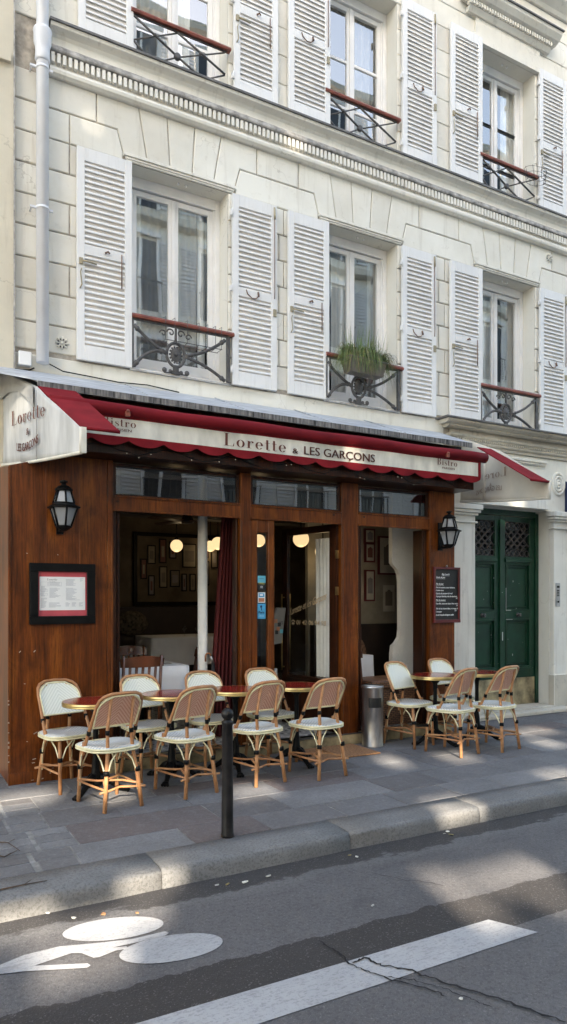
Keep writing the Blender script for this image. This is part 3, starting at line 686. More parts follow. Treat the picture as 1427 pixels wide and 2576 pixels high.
# window pediment (upper floor, third bay)
mb = MB(); c = WINS[2]
mb.box(c-.66, c+.66, 7.10, 7.148, 9.10, 9.16, 0); mb.box(c-.69, c+.69, 7.115, 7.148, 9.16, 9.215, 0)
mb.box(c-.62, c+.62, 7.125, 7.148, 9.22, 9.44, 0)
mb.extr_x([(7.149, 9.44), (7.10, 9.44), (7.06, 9.50), (7.149, 9.50)], c-.78, c+.78, 0)
mb.extr_x([(7.149, 9.56), (7.06, 9.56), (7.0, 9.585), (6.95, 9.64), (6.94, 9.68), (7.149, 9.68)], c-.88, c+.88, 0)
mb.extr_x([(7.149, 9.682), (6.92, 9.682), (6.92, 9.70), (7.149, 9.73)], c-.90, c+.90, 1)
x = c-.80
while x < c+.78: mb.box(x, x+.028, 7.03, 7.10, 9.503, 9.555, 0); x += .048
mb.build('pediment', ['trim', 'capdark'], bld)
# moulded frames over the lower windows
for c in WINS:
    mb = MB()
    mb.box(c-.63, c+.63, 7.118, 7.16, 6.105, 6.138, 0); mb.box(c-.61, c+.61, 7.13, 7.16, 6.080, 6.104, 0); mb.box(c-.60, c+.60, 7.138, 7.16, 6.062, 6.079, 0)
    mb.build('lintel_moulding', 'trim', bld, bevel=.004)
# --- windows
def window(c, z0, z1, upper, curt):
    fy = FY+.215
    x0, x1 = c-HW+.002, c+HW-.002
    f = MB()
    fw = .055
    f.box(x0, x0+fw, fy, fy+.06, z0, z1); f.box(x1-fw, x1, fy, fy+.06, z0, z1)
    f.box(x0+fw, x1-fw, fy, fy+.06, z1-.11, z1); f.box(x0+fw, x1-fw, fy, fy+.06, z0, z0+.10)
    # stepped mouldings
    f.box(x0+fw, x0+fw+.02, fy+.02, fy+.06, z0+.1, z1-.11); f.box(x1-fw-.02, x1-fw, fy+.02, fy+.06, z0+.1, z1-.11)
    f.box(x0, x1, fy-.02, fy, z0, z0+.055)
    a0, a1 = x0+fw+.021, x1-fw-.021; m = (a0+a1)/2; sw = .055; y0, y1 = fy+.028, fy+.07
    for s0, s1 in ((a0, m-.003), (m+.003, a1)):
        f.box(s0, s0+sw, y0, y1, z0+.11, z1-.12); f.box(s1-sw, s1, y0, y1, z0+.11, z1-.12)
        f.box(s0+sw, s1-sw, y0, y1, z1-.18, z1-.12); f.box(s0+sw, s1-sw, y0, y1, z0+.11, z0+.21)
        if upper:
            for zz in (7.71, 8.29): f.box(s0+sw, s1-sw, y0+.003, y1, zz-.018, zz+.018)
    f.box(m-.022, m+.022, y0-.016, y0-.001, z0+.12, z1-.13)
    f.box(c-HW+.0, c+HW, FY+.005, fy-.021, z0-.012, z0+.018)
    if not upper: f.box(c-HW-.02, c+HW+.02, FY-.035, FY+.004, z0-.018, z0-.001, 1)
    w = f.build('window', ['frame', 'lintelstain'], bld, bevel=.003)
    for s0, s1 in ((a0, m-.003), (m+.003, a1)):
        g = MB(); g.box(s0+sw-.004, s1-sw+.004, y0+.018, y0+.022, z0+.206, z1-.176); g.build('pane', 'glass', w)
    # curtains with folds
    for (u0, u1, zb, mat, ph) in curt:
        k = MB(); n = 40; xa, xb = x0+(x1-x0)*u0, x0+(x1-x0)*u1; o = 0
        for i in range(n+1):
            t = i/n; yy = fy+.125+.018*math.sin(t*(u1-u0)*60+ph)+.01*math.sin(t*(u1-u0)*23+ph)
            xx = xa+(xb-xa)*t; k.v += [(xx, yy, z1-.05), (xx+.015*math.sin(t*9+ph), yy+.01, zb)]
        for i in range(n): k.face([2*i, 2*i+1, 2*i+3, 2*i+2], 0, 0, True)
        k.build('curtain', mat, w)
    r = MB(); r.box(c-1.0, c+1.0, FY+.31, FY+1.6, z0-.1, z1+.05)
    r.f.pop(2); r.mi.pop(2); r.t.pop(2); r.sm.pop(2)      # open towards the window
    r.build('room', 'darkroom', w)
    # two little ceiling hooks under the lintel
    k = MB()
    for dx in (-.02, .07): k.sphere((c+.02+dx, FY+.1, z1-.012), .014, 0, 8)
    k.build('blind_hook', 'frame', w)
window(WINS[0], *LOZ, False, [(0, .18, 4.15, 'curtain', 0), (.18, .5, 4.15, 'curtaingrey', 0), (.52, .8, 4.1, 'curtaingrey', 2), (.8, .9, 4.1, 'curtain', 2)])
window(WINS[1], *LOZ, False, [(.0, .16, 4.1, 'curtain', 0), (.3, .58, 4.1, 'curtain', 1), (.8, 1.0, 4.1, 'curtaingrey', 3)])
window(WINS[2], *LOZ, False, [(.22, .5, 4.1, 'curtain', 0), (.74, 1.0, 4.1, 'curtaingrey', 2)])
window(WINS[0], *UPZ, True, [(0, .46, 7.3, 'curtaingrey', 0), (.46, .72, 7.3, 'curtain', 2)])
window(WINS[1], *UPZ, True, [(.55, .85, 7.3, 'curtaingrey', 1)])
window(WINS[2], *UPZ, True, [(0, .25, 7.3, 'curtaingrey', 0), (.7, 1.0, 7.3, 'curtain', 3)])
window(WINS[2], 10.3, 12.2, True, [])
# --- shutters
def shutter(x0, x1, z0, z1, side, hook, zmid):
    """panel folded back on the wall; side = -1 when hinged on its right edge"""
    y0, y1 = FY-.055, FY-.018; s = MB(); w = .075
    s.box(x0, x0+w, y0, y1, z0, z1); s.box(x1-w, x1, y0, y1, z0, z1)
    s.box(x0+w, x1-w, y0, y1, z1-.13, z1); s.box(x0+w, x1-w, y0, y1, z0, z0+.15); s.box(x0+w, x1-w, y0, y1, zmid-.05, zmid+.05)
    sh = s.build('shutter', 'shutter', bld, bevel=.003)
    l = MB()
    for a, b in ((z0+.15, zmid-.05), (zmid+.05, z1-.13)):
        n = max(2, round((b-a)/.0545)); st = (b-a)/n
        for i in range(n):
            z = a+st*(i+.5); h = st*.30
            l.add([(x0+w, y0+.018, z+h), (x1-w, y0+.018, z+h), (x1-w, y0+.003, z), (x0+w, y0+.003, z),
                   (x0+w, y0+.018, z+h-.010), (x1-w, y0+.018, z+h-.010), (x1-w, y0+.003, z-.014), (x0+w, y0+.003, z-.014)],
                  [(0, 1, 2, 3), (4, 7, 6, 5), (3, 2, 6, 7), (0, 4, 5, 1), (0, 3, 7, 4), (1, 5, 6, 2)])
        l.quad((x0+w, y0+.017, a), (x1-w, y0+.017, a), (x1-w, y0+.017, b), (x0+w, y0+.017, b), 1)  # beige sheet coloured as the shaded undersides of the slats
    l.build('louvres', ['shutter', M['lb']], sh)
    h = MB(); hx = x0-.012 if side > 0 else x1+.012
    if side > 0:
        for z in (z0+.16, (z0+z1)/2, z1-.22):
            h = MB(); h.box(x0-.03, x0+.004, y0-.006, y0+.02, z-.03, z+.03); h.tube([(x0-.012, y0-.008, z-.045), (x0-.012, y0-.008, z+.045)], .008, 6); h.build('hinge', 'shutter', sh)
    k = MB()
    zc = zmid; yy = y0-.006; xc = (x0+x1)/2
    if hook == 0:        # slide bolt with a long stay bar
        k.box(x0+.02, x0+.055, yy-.012, yy+.006, zc-.16, zc-.10, 1); k.tube([(x0+.05, yy-.01, zc-.125), (x0+.19, yy-.012, zc-.135)], .010, 6, 1)
        k.tube([(x0+.045, yy, zc-.2), (x0+.03, yy-.012, zc-.24), (x0+.045, yy-.01, zc-.36), (x0+.028, yy, zc-.4)], .006, 6, 1)
        k.build('bolt', [M['ri'], M['ab']], sh); k = MB(); k.tube([(x1-.11, yy-.006, zc+.02), (x1-.11, yy-.008, zc-.32)], .006, 6); k.build('stay_rod', 'ri', sh); k = MB(); k.tube([(xc, yy, zc+.0), (xc+.025, yy-.02, zc+.012), (xc+.04, yy-.01, zc)], .010, 6)
    else:                # hanging curved hook and a rod with ring at the free edge
        k.tube([(xc+.04, yy, zc-.01), (xc+.0, yy-.01, zc-.05), (xc-.05, yy-.01, zc-.055), (xc-.10, yy, zc-.01), (xc-.115, yy, zc+.03)], .006, 6)
        k.tube([(xc+.035, yy, zc+.03), (xc+.03, yy-.02, zc-.02)], .012, 6)
        k.build('wall_hook', 'ri', sh); k = MB(); k.tube([(x1-.035, yy, z1-.03), (x1-.035, yy-.006, z1-.16)], .012, 6, 1); k.tube([(x1-.035, yy, z1-.16), (x1-.035, yy-.004, zc+.08), (x1-.035, yy, zc+.0)], .005, 6)
        k.build('drop_rod', [M['ri'], M['ab']], sh); k = MB(); k.box(x1-.05, x1-.015, yy-.01, yy+.006, zc-.2, zc-.12, 1)
    k.build('latch', [M['ri'], M['ab']], sh)
    return sh
M['lb'] = plain('louvre_backing', (.66, .625, .585), .8); M['ri'] = plain('rusty_iron', (.16, .09, .06), .6); M['ab'] = plain('aged_brass', (.35, .30, .2), .5, metal=.4)
lo = [(1.677, 2.231, -1), (3.361, 3.915, 1), (4.066, 4.619, -1), (5.717, 6.27, 1), (6.518, 7.087, -1), (8.209, 8.77, 1)]
for i, (a, b, s_) in enumerate(lo):
    shutter(a, b, 3.947, 6.04, s_, [0, 1, 0, 1, 0, 1][i], 5.04 if s_ < 0 else 4.98)
for i, (a, b, s_) in enumerate([(1.69, 2.247, -1), (3.399-.02, 3.93, 1), (4.07, 4.636, -1), (5.742-.02, 6.279, 1), (6.525, 7.087, -1), (8.193, 8.76, 1)]):
    shutter(a, b, 7.165, 9.17, s_, [1, 0, 1, 1, 0, 0][i], 8.10)
for a, b, s_ in ((6.53, 7.05, -1), (8.2, 8.76, 1)): shutter(a, b, 10.3, 12.3, s_, 1, 11.2)
# --- ornamental cast-iron guards on the lower windows
def guard_low(c, name='window_guard'):
    y = FY-.045; g = MB(); cz_ = 4.155; rz_ = .125; rx = .10
    n = 26
    g.tube([(c-.08+rx*math.cos(2*math.pi*i/n), y, cz_+rz_*math.sin(2*math.pi*i/n)) for i in range(n)], .016, 8, 0, True)
    o = (c-.08, cz_)
    g.sphere((o[0], y, o[1]), .06, 0, 12, (1, .25, 1.25)); g.sphere((o[0], y-.015, o[1]), .022, 0, 8)
    for k in range(14):
        a = 2*math.pi*k/14; g.sphere((o[0]+.066*math.cos(a), y, o[1]+.083*math.sin(a)), .012, 0, 6)
    def arm(pts):
        P = []
        for i in range(13):
            t = i/12; a = [(1-t)**2, 2*t*(1-t), t*t]
            P.append((sum(a[j]*pts[j][0] for j in range(3)), y, sum(a[j]*pts[j][1] for j in range(3))))
        g.tube(P, .017, 8, 0, rs=[.022]+[.017]*10+[.019, .022])
        g.sphere((P[-2][0], y, P[-2][2]), .027, 0, 8); g.sphere((P[2][0], y, P[2][2]), .022, 0, 8)
    xl, xr = c-HW+.01, c+HW-.06
    arm([(o[0]-.10, cz_+.01), (c-.30, cz_+.03), (xl, 4.39)]); arm([(o[0]-.10, cz_), (c-.36, cz_+.06), (xl, 3.97)])
    arm([(o[0]+.10, cz_+.005), (c+.26, cz_+.06), (xr, 4.41)]); arm([(o[0]+.10, cz_-.005), (c+.24, cz_-.03), (xr, 3.965)])
    # foot with scrolls
    g.box(o[0]-.03, o[0]+.03, y-.012, y+.012, 3.955, 4.045); g.box(o[0]-.045, o[0]+.045, y-.015, y+.015, 3.95, 3.985)
    for s_ in (-1, 1):
        for d, r_ in ((.06, .022), (.125, .027)):
            g.sphere((o[0]+s_*d, y, 3.955+r_), r_, 0, 8, (1, .6, 1)); 
        g.tube([(o[0]+s_*.04, y, 3.96), (o[0]+s_*.13, y, 3.957)], .008, 6)
        # top scrolls
        for cxs, czs, rr in ((.055, 4.38, .045), (.14, 4.36, .038)):
            g.tube([(o[0]+s_*(cxs+rr*(1-k/16)*math.cos(k*.5)), y, czs+rr*(1-k/16)*math.sin(k*.5)) for k in range(14)], .008, 6)
    g.tube([(o[0], y, cz_+rz_), (o[0], y, 4.35), (o[0], y, 4.44)], .014, 6)
    g.box(xr+.02, xr+.055, y-.014, y+.014, 3.955, 4.45); g.box(xl-.02, xl, y-.01, y+.01, 3.955, 4.45)
    g.box(xl-.02, xr+.06, y-.012, y+.012, 4.44, 4.455)
    gu = g.build(name, 'iron', bld)
    h = MB(); h.extr_x([(y-.035, 4.458), (y+.03, 4.458), (y+.035, 4.48), (y+.02, 4.502), (y-.025, 4.502), (y-.04, 4.48)], xl-.02, xr+.10)
    h.build('handrail', 'rail', gu)
for c in WINS: guard_low(c)
def guard_up(c):
    y = FY-.04; g = MB(); xl, xr = c-HW-.0, c+HW-.055; z0, z1 = 7.165, 7.555; w = xr-xl; xm = c-.06
    for (a, b, r_) in (((xl, z1), (xm, 7.30), .012), ((xm, 7.30), (xm+.29, z0), .012), ((xm, z1), (xr, 7.31), .012), ((xl, 7.30), (xl+.17, z0), .012)):
        g.tube([(a[0], y, a[1]), (b[0], y, b[1])], r_, 6)
    for (a, b) in (((xl, 7.30), (xm, z1)), ((xl+.26, z0), (xm, 7.30)), ((xm, 7.30), (xr, z1)), ((xm+.29, z0), (xr, 7.31))):
        g.tube([(a[0], y+.012, a[1]), (b[0], y+.012, b[1])], .009, 6)
    g.lathe([(.038, -.014), (.04, 0), (.034, .016), (.02, .02)], n=16); k0 = len(g.v)-16*4
    for i in range(k0, len(g.v)):
        v = g.v[i]; g.v[i] = (xm+v[0], y-v[2], 7.30+v[1])
    for px_, pz_ in ((xl+.24, 7.43), (xm+.26, 7.43)): g.sphere((px_, y, pz_), .02, 0, 8)
    g.box(xl-.01, xr+.02, y-.006, y+.006, 7.555, 7.567); g.box(xl-.01, xr, y-.006, y+.006, z0-.004, z0+.006)
    gu = g.build('window_guard', 'iron', bld)
    h = MB(); h.extr_x([(y-.03, 7.57), (y+.03, 7.57), (y+.034, 7.59), (y+.02, 7.615), (y-.02, 7.615), (y-.036, 7.59)], xl-.02, xr+.06)
    h.build('handrail', 'rail', gu)
for c in WINS: guard_up(c)
# wire shelf hanging inside the first lower guard
mb = MB(); zz = 4.27
for a, b in (((2.55, 7.02, zz), (3.2, 7.02, zz)), ((2.55, 7.14, zz), (3.2, 7.14, zz))): mb.tube([a, b], .004, 5)
for x in (2.56, 2.66, 2.8, 2.93, 3.03, 3.12, 3.19):
    mb.tube([(x, 7.02, zz), (x, 7.01, 4.505), (x, 7.08, 4.51)], .003, 5); mb.tube([(x, 7.02, zz), (x, 7.14, zz)], .003, 5)
tag(mb.build('wire_basket', 'iron'), 'thin empty wire balcony basket on the iron guard of the leftmost lower window', 'basket')
mb = MB()
for k in range(3):
    zz = 7.585-.07*k; n = 16
    mb.tube([(8.0+(.20-.02*k)*math.cos(2*math.pi*i/n), 7.0+.10*math.sin(2*math.pi*i/n), zz) for i in range(n)], .003, 5, 0, True)
for i in range(8):
    a = 2*math.pi*i/8; mb.tube([(8.0+.2*math.cos(a), 7.0+.1*math.sin(a), 7.6), (8.0+.15*math.cos(a), 7.0+.1*math.sin(a), 7.43)], .003, 5)
tag(mb.build('wire_basket', 'iron'), 'tangled empty wire ring basket on the handrail of the right upper window', 'basket')
# downpipe, junction box, cables
dp = thing('downpipe', 'white round rainwater downpipe at the left end of the stone front', 'downpipe', (1.345, 7.06, 3.84))
mb = MB(); mb.lathe([(.057, 0), (.057, 9.2)], n=20); mb.build('pipe', 'pipe', dp)
mb = MB(); mb.lathe([(.060, 2.86), (.070, 2.88), (.066, 2.94), (.068, 3.00), (.082, 3.04), (.082, 3.13), (.088, 3.15), (.082, 3.17), (.060, 3.18)], n=20); mb.build('collar', 'pipe', dp)
for z in (1.465, 2.80):
    mb = MB(); mb.lathe([(.062, z-.012), (.064, z), (.062, z+.012)], n=20); mb.box(-.115, -.055, -.012, .012, z-.01, z+.01); mb.box(.055, .095, -.012, .012, z-.01, z+.01); mb.tube([(-.10, 0, z), (-.10, .09, z)], .008, 6); mb.build('bracket', 'pipe', dp)
jb = thing('junction_box', 'small square white cable box on the wall left of the downpipe', 'electrical box', (1.19, 7.10, 3.80))
mb = MB(); mb.box(-.058, .058, -.03, .045, 0, .13); mb.build('box', 'frame', jb, bevel=.006)
mb = MB(); mb.tube([(-.1, .03, -.03), (-.02, .0, -.045), (.05, 0, -.03), (.09, .03, .0)], .008, 6); mb.tube([(-.12, .03, -.04), (-.2, .02, -.06), (-.26, -.06, -.12), (-.28, -.1, -.3)], .007, 6); mb.build('cable', 'black', jb)
mb = MB(); P = [(1.42, 7.12, 3.86), (1.55, 7.125, 3.81), (1.8, 7.125, 3.80), (2.1, 7.125, 3.785), (2.4, 7.12, 3.80), (2.75, 7.125, 3.775)]
mb.tube(P, .006, 6); tag(mb.build('wall_cable', 'black'), 'thin dark cable running along the wall just above the zinc roof', 'cable')

# --- green double door
gd = thing('green_door', 'dark green double street door with iron grilles, paint chipped', 'door', (0, 0, 0))
dy = 7.36; xa, xb, xm = 6.93, 8.453, 7.692
fr_ = MB(); fr_.box(xa, xa+.06, dy-.02, dy+.1, .06, 2.84); fr_.box(xb-.06, xb, dy-.02, dy+.1, .06, 2.84); fr_.box(xa+.06, xb-.06, dy-.02, dy+.1, 2.78, 2.875)
fr_.build('door_frame', 'green', gd, bevel=.004)
for si, (l0, l1) in enumerate(((xa+.062, xm-.002), (xm+.002, xb-.062))):
    a, b = l0+.10, l1-.10
    m = MB(); y0 = dy+.005
    m.box(l0, a, y0, y0+.05, .45, 2.775); m.box(b, l1, y0, y0+.05, .45, 2.775)
    for z0, z1 in ((2.70, 2.775), (2.10, 2.20), (1.30, 1.42), (.45, .60)): m.box(a, b, y0, y0+.05, z0, z1)
    for z0, z1 in ((1.42, 2.10), (.60, 1.30)):
        m.box(a, b, y0+.03, y0+.045, z0, z1)
        for k, (d, e) in enumerate(((.0, .02), (.05, .012))):      # moulded panel frames
            p0, p1, q0, q1 = a+d, b-d, z0+d, z1-d; yy = y0-.01 if k == 0 else y0+.014
            m.box(p0, p1, yy, y0+.031, q0, q0+e); m.box(p0, p1, yy, y0+.031, q1-e, q1); m.box(p0, p0+e, yy, y0+.031, q0+e, q1-e); m.box(p1-e, p1, yy, y0+.031, q0+e, q1-e)
    m.box(a-.02, b+.02, y0-.03, y0-.001, 2.12, 2.165); m.box(a-.01, b+.01, y0-.018, y0-.001, 2.165, 2.195)
    m.box(a-.02, b+.02, y0-.02, y0-.001, .56, .60)
    if si == 1: m.box(l0-.03, l0+.035, y0-.03, y0-.001, .46, 2.72)
    lf = m.build('door_leaf', 'green', gd, bevel=.004)
    g = MB(); g.box(a, b, y0+.04, y0+.046, 2.2, 2.70); g.build('dark_pane', 'doorglass', lf)
    g = MB(); w = b-a; ym = y0+.012
    for k in range(4): g.tube([(a, ym, 2.2+.5*k/3*.999+.0), (b, ym, 2.2+.5*k/3)], .006, 5)
    nx = 5
    for row in range(2):
        zc0 = 2.25 + row*.40
        for k in range(nx):
            cx_ = a+w*(k+.5)/nx; rr = w/nx*.42
            g.tube([(cx_+rr*math.cos(2*math.pi*i/12), ym, zc0+rr*math.sin(2*math.pi*i/12)) for i in range(12)], .006, 5, 0, True)
    for k in range(-3, 7):
        for sgn in (1, -1):
            xs0 = a+w*k/4; pts = []
            for i in range(7):
                t = i/6; xx = xs0+sgn*(t-.5)*.34; zz = 2.30+.30*t
                if a < xx < b: pts.append((xx, ym-.003*sgn, zz))
            if len(pts) > 1: g.tube(pts, .0075, 4, flat=1.8)
    g.build('grille', 'darkgrille', lf)
    g = MB(); kx = (a+b)/2; g.lathe([(.030, 0), (.034, .006), (.012, .012), (.012, .03), (.026, .038), (.028, .052), (.016, .062)], n=16)
    for i in range(len(g.v)):
        v = g.v[i]; g.v[i] = (kx+v[0], y0-v[2], 1.36+v[1])
    g.build('knob', 'iron', lf)
    g = MB(); g.box(l0+.005, l1-.005, y0-.006, y0+.03, .065, .449); g.build('kick_plate', 'brassworn', lf)
m = MB(); rr = random.Random(5)
for _ in range(60):
    x = rr.choice([rr.uniform(7.0, 8.38), 7.72, 7.80]); z = rr.uniform(.5, 2.0); w, h = rr.uniform(.002, .008), rr.uniform(.003, .03 if rr.random() < .3 else .010)
    m.box(x, x+w, dy-.0315, dy-.0295, z, z+h) if 7.665 < x < 7.72 else m.box(x, x+w, dy+.0035, dy+.0045, z, z+h)
m.box(7.795, 7.80, dy-.0065, dy-.005, 1.42, 1.75); m.box(7.795, 7.90, dy-.0065, dy-.005, 1.425, 1.432); m.box(7.80, 7.93, dy-.0065, dy-.005, 1.295, 1.30); m.box(7.70, 7.715, dy-.0265, dy-.0252, 1.0, 1.12)
m.build('paint_chips', 'chip', gd)
mb = MB(); mb.box(6.75, 8.62, 6.83, 7.36, 0.002, .05); mb.box(6.93, 8.45, 7.02, 7.45, .05, .062)
tag(mb.build('door_step', 'old', bevel=.012), 'low worn stone step in front of the green door', 'step')
ic = thing('intercom', 'narrow grey metal intercom panel on the stone reveal right of the green door', 'intercom', (8.52, 7.068, 1.48))
mb = MB(); mb.box(-.035, .055, -.012, 0, 0, .34); mb.build('plate', 'steel', ic, bevel=.003)
mb = MB(); mb.box(-.015, .035, -.016, -.011, .27, .30)
for k in range(4):
    for j in range(3): mb.box(-.015+.018*j, -.004+.018*j, -.016, -.011, .15+.025*k, .165+.025*k)
mb.tube([(.01, -.012, .07), (.01, -.022, .07)], .014, 10); mb.build('buttons', 'black', ic)
# neighbour on the left and blue blind on the right
nb = thing('neighbour_building', 'plain yellowish rendered house beyond the left edge of the stone front', 'building')
mb = MB(); mb.box(-14, 1.095, 7.09, 11, -.2, 13, 0); mb.build('wall', 'neighbour', nb)
mb = MB()
for z in (6.6, 9.6): mb.box(-14, 1.06, 7.05, 7.089, z, z+.10)
mb.box(1.088, 1.1, 7.08, 7.13, -.2, 13, 1)
mb.build('string_course', ['neighbour', 'lintelstain'], nb)
bb = thing('blue_awning', 'sliver of navy blue canvas awning at the right edge of the front', 'awning', (9.14, 6.955, 2.62))
mb = MB(); mb.extr_x([(0, .0), (.0, .55), (.19, .70), (.19, .0)], -.36, 2.5); mb.build('canvas', 'navy', bb)
mb = MB(); mb.box(-.38, 2.5, -.03, -.002, -.05, .08); mb.build('valance', 'navy', bb)

# ------------------------------------------------------------------ SHOPFRONT (varnished wood)
SY = 6.47; FL = .12
sf = thing('shopfront', 'varnished brown wooden bistro shopfront with tall openings under the red awning', 'shopfront', (0, 0, 0))
mb = MB()
mb.prism_xz([(.955, 0), (1.80, 0), (1.80, 2.86), (1.45, 2.86), (1.16, 2.795), (.955, 2.735)], SY, SY+.05)
o = len(mb.v); mb.v += [(x, y, z) for x in (.955, 1.0) for y, z in ((SY+.05, 0), (7.14, 0), (7.14, 2.82), (SY+.05, 2.735))]
for f in [(0, 1, 2, 3), (7, 6, 5, 4), (0, 4, 5, 1), (3, 2, 6, 7), (1, 5, 6, 2), (0, 3, 7, 4)]: mb.face([o+i for i in f])
mb.box(.95, 1.805, SY-.006, SY-.0005, .0, .10)
for x in (1.26, 1.55): mb.box(x, x+.004, SY-.002, SY+.002, .5, 2.78, 1)
mb.box(.948, .975, SY-.008, SY+.03, .10, 2.725); mb.box(1.20, 1.62, SY-.004, SY+.0, .115, .50)
sp = mb.build('side_panel', ['wood', 'wooddark'], sf, bevel=.003)
mb = MB()                       # worn chips along the corner and foot
r_ = random.Random(8)
for _ in range(20):
    x = r_.choice([.952, r_.uniform(1.0, 1.6)]); z = r_.uniform(.02, .9) if x < .96 else r_.uniform(.01, .12)
    if x < .96: mb.box(.9445, .958, SY-.0095, SY-.0075, z, z+r_.uniform(.004, .014))
    else: mb.box(x, x+r_.uniform(.005, .03), SY-.0075, SY-.0065, z, z+r_.uniform(.003, .012))
for x, z, l, a in ((1.04, 1.13, .02, .8), (1.16, 1.13, .022, .8), (1.16, .42, .035, .5), (1.10, .36, .012, 0), (1.15, .20, .03, .2), (1.145, .17, .025, .1), (1.30, .40, .01, 0), (1.08, .86, .012, 0), (1.36, 1.98, .008, 0), (1.10, 1.985, .01, 0)):
    mb.add([(x, SY-.0045, z), (x+l*math.cos(a), SY-.0045, z+l*math.sin(a)), (x+l*math.cos(a)-.004, SY-.0045, z+l*math.sin(a)+.006), (x-.004, SY-.0045, z+.007)], [(0, 1, 2, 3)])
mb.build('scuff_marks', plain('scuff', (.38, .33, .28), .8), sf)
mb = MB(); mb.box(5.66, 6.0, SY, SY+.05, .10, 2.86); mb.box(5.95, 6.0, SY+.05, 7.14, .0, 2.86); mb.box(5.655, 6.005, SY-.006, SY-.0005, .10, .2)
mb.box(5.66, 5.68, SY-.004, SY-.0005, .2, 2.86)
mb.build('side_panel', 'wood', sf, bevel=.003)
def post(x0, x1, extra=()):
    m = MB(); m.box(x0, x1, SY-.01, SY+.09, .10, 2.86)
    for a, b in extra: m.box(a, b, SY-.018, SY-.0105, .12, 2.38)
    return m.build('post', 'wood', sf, bevel=.003)
post(1.802, 1.855, ((1.835, 1.852),)); post(3.145, 3.262, ((3.15, 3.162), (3.246, 3.26))); post(4.365, 4.585, ((4.37, 4.385), (4.563, 4.58))); post(5.605, 5.658, ((5.61, 5.622),))
mb = MB()
for a, b in ((1.856, 3.144), (3.263, 4.364), (4.586, 5.604)):
    mb.box(a, b, SY-.005, SY+.085, 2.412, 2.535); mb.box(a, b, SY-.02, SY-.0055, 2.53, 2.545); mb.box(a, b, SY-.02, SY-.0055, 2.40, 2.415)
mb.box(1.88, 1.91, SY-.0075, SY-.0055, 2.48, 2.5, 1); mb.box(4.65, 4.68, SY-.0075, SY-.0055, 2.49, 2.51, 1); mb.box(4.25, 4.28, SY-.0075, SY-.0055, 2.49, 2.51, 1)
mb.build('transom_rail', ['wood', 'wooddark'], sf, bevel=.003)
for a, b in ((1.856, 3.144), (3.263, 4.364), (4.586, 5.604)):
    m = MB()
    for x0, x1, z0, z1 in ((a, a+.03, 2.536, 2.84), (b-.03, b, 2.536, 2.84), (a+.03, b-.03, 2.536, 2.56), (a+.03, b-.03, 2.815, 2.84)): m.box(x0, x1, SY+.01, SY+.06, z0, z1)
    t = m.build('transom_window', 'wooddark', sf)
    g = MB(); g.box(a+.028, b-.028, SY+.03, SY+.036, 2.558, 2.817); g.build('pane', 'transom', t)
mb = MB(); mb.box(1.26, 6.03, 6.18, 6.56, 2.862, 3.05); mb.box(1.30, 6.0, 6.42, 7.14, 3.051, 3.36)
mb.build('fascia_beam', 'wooddark', sf, bevel=.004)
# plinth and threshold
mb = MB(); mb.box(1.805, 3.262, SY-.012, SY+.12, .0, .112); mb.box(4.37, 5.95, SY-.012, SY+.12, .0, .112); mb.box(3.262, 4.37, SY-.012, SY+.12, .0, .10)
mb.build('plinth', 'brassworn', sf, bevel=.004)
mb = MB(); mb.box(1.81, 5.95, SY-.02, SY+.0, .113, .125); mb.build('threshold_strip', 'iron', sf)
# dark inner jambs of the sliding frames
for a, b, d in ((1.856, 1.90, .09), (1.905, 1.93, .14), (5.565, 5.60, .11), (5.535, 5.555, .18), (4.587, 4.63, .09), (4.635, 4.66, .13), (3.12, 3.142, .10)):
    mb = MB(); mb.box(a, b, SY+.04, SY+d+.03, .126, 2.40); mb.build('folding_frame', 'wooddark', sf, bevel=.003)
mb = MB(); mb.tube([(1.935, SY+.09, 2.3), (1.935, SY+.09, .8)], .008, 6); mb.build('slide_bar', 'brass', sf)
# narrow side leaf with stickers
m = MB(); a, b = 3.268, 3.538; y0, y1 = SY+.0, SY+.05
m.box(a, a+.072, y0, y1, .126, 2.398); m.box(b-.072, b, y0, y1, .126, 2.398); m.box(a+.072, b-.072, y0, y1, 2.27, 2.398); m.box(a+.072, b-.072, y0, y1, .126, .34)
sdl = m.build('side_leaf', 'wood', sf, bevel=.004)
m = MB(); m.box(a+.07, b-.07, y0+.02, y0+.025, .338, 2.272); m.build('pane', 'shopglass', sdl)
stk = thing('window_stickers', 'column of three blue and white guide stickers on the narrow glass beside the door', 'stickers', (0, 0, 0))
sx0, sx1, yy = 3.352, 3.443, SY+.017
cyan = plain('sticker_cyan', (.10, .42, .55), .4); blue = plain('sticker_blue', (.06, .36, .62), .4); dkst = plain('sticker_black', (.015, .015, .015), .4); ylw = plain('sticker_yellow', (.5, .45, .08), .5); orng = plain('sticker_orange', (.5, .2, .1), .5)
m = MB(); m.box(sx0, sx1, yy, yy+.003, 1.68, 1.83, 1); m.box(sx0, sx1, yy-.0006, yy-.0001, 1.756, 1.83, 0)
m.box(sx0+.02, sx1-.02, yy-.0012, yy-.0008, 1.80, 1.803, 1)
put_text(m, 'PARIS', .03, (sx0+.012, yy-.002, 1.742), (1, 0, 0), (0, 0, 1), width=.068, mi=2)
put_text(m, 'W', .04, (sx0+.03, yy-.002, 1.70), (1, 0, 0), (0, 0, 1), width=.03, mi=3)
m.build('sticker', [cyan, dkst, ylw, M['paper']], stk)
m = MB(); m.box(sx0+.004, sx1-.004, yy, yy+.003, 1.555, 1.66, 0); m.box(sx0+.012, sx1-.012, yy-.0006, yy-.0001, 1.612, 1.652, 1); m.box(sx0+.012, sx1-.012, yy-.0006, yy-.0001, 1.563, 1.602, 2); m.box(sx0+.025, sx1-.03, yy-.0012, yy-.0008, 1.625, 1.642, 0)
m.build('sticker', [M['paper'], blue, orng], stk)
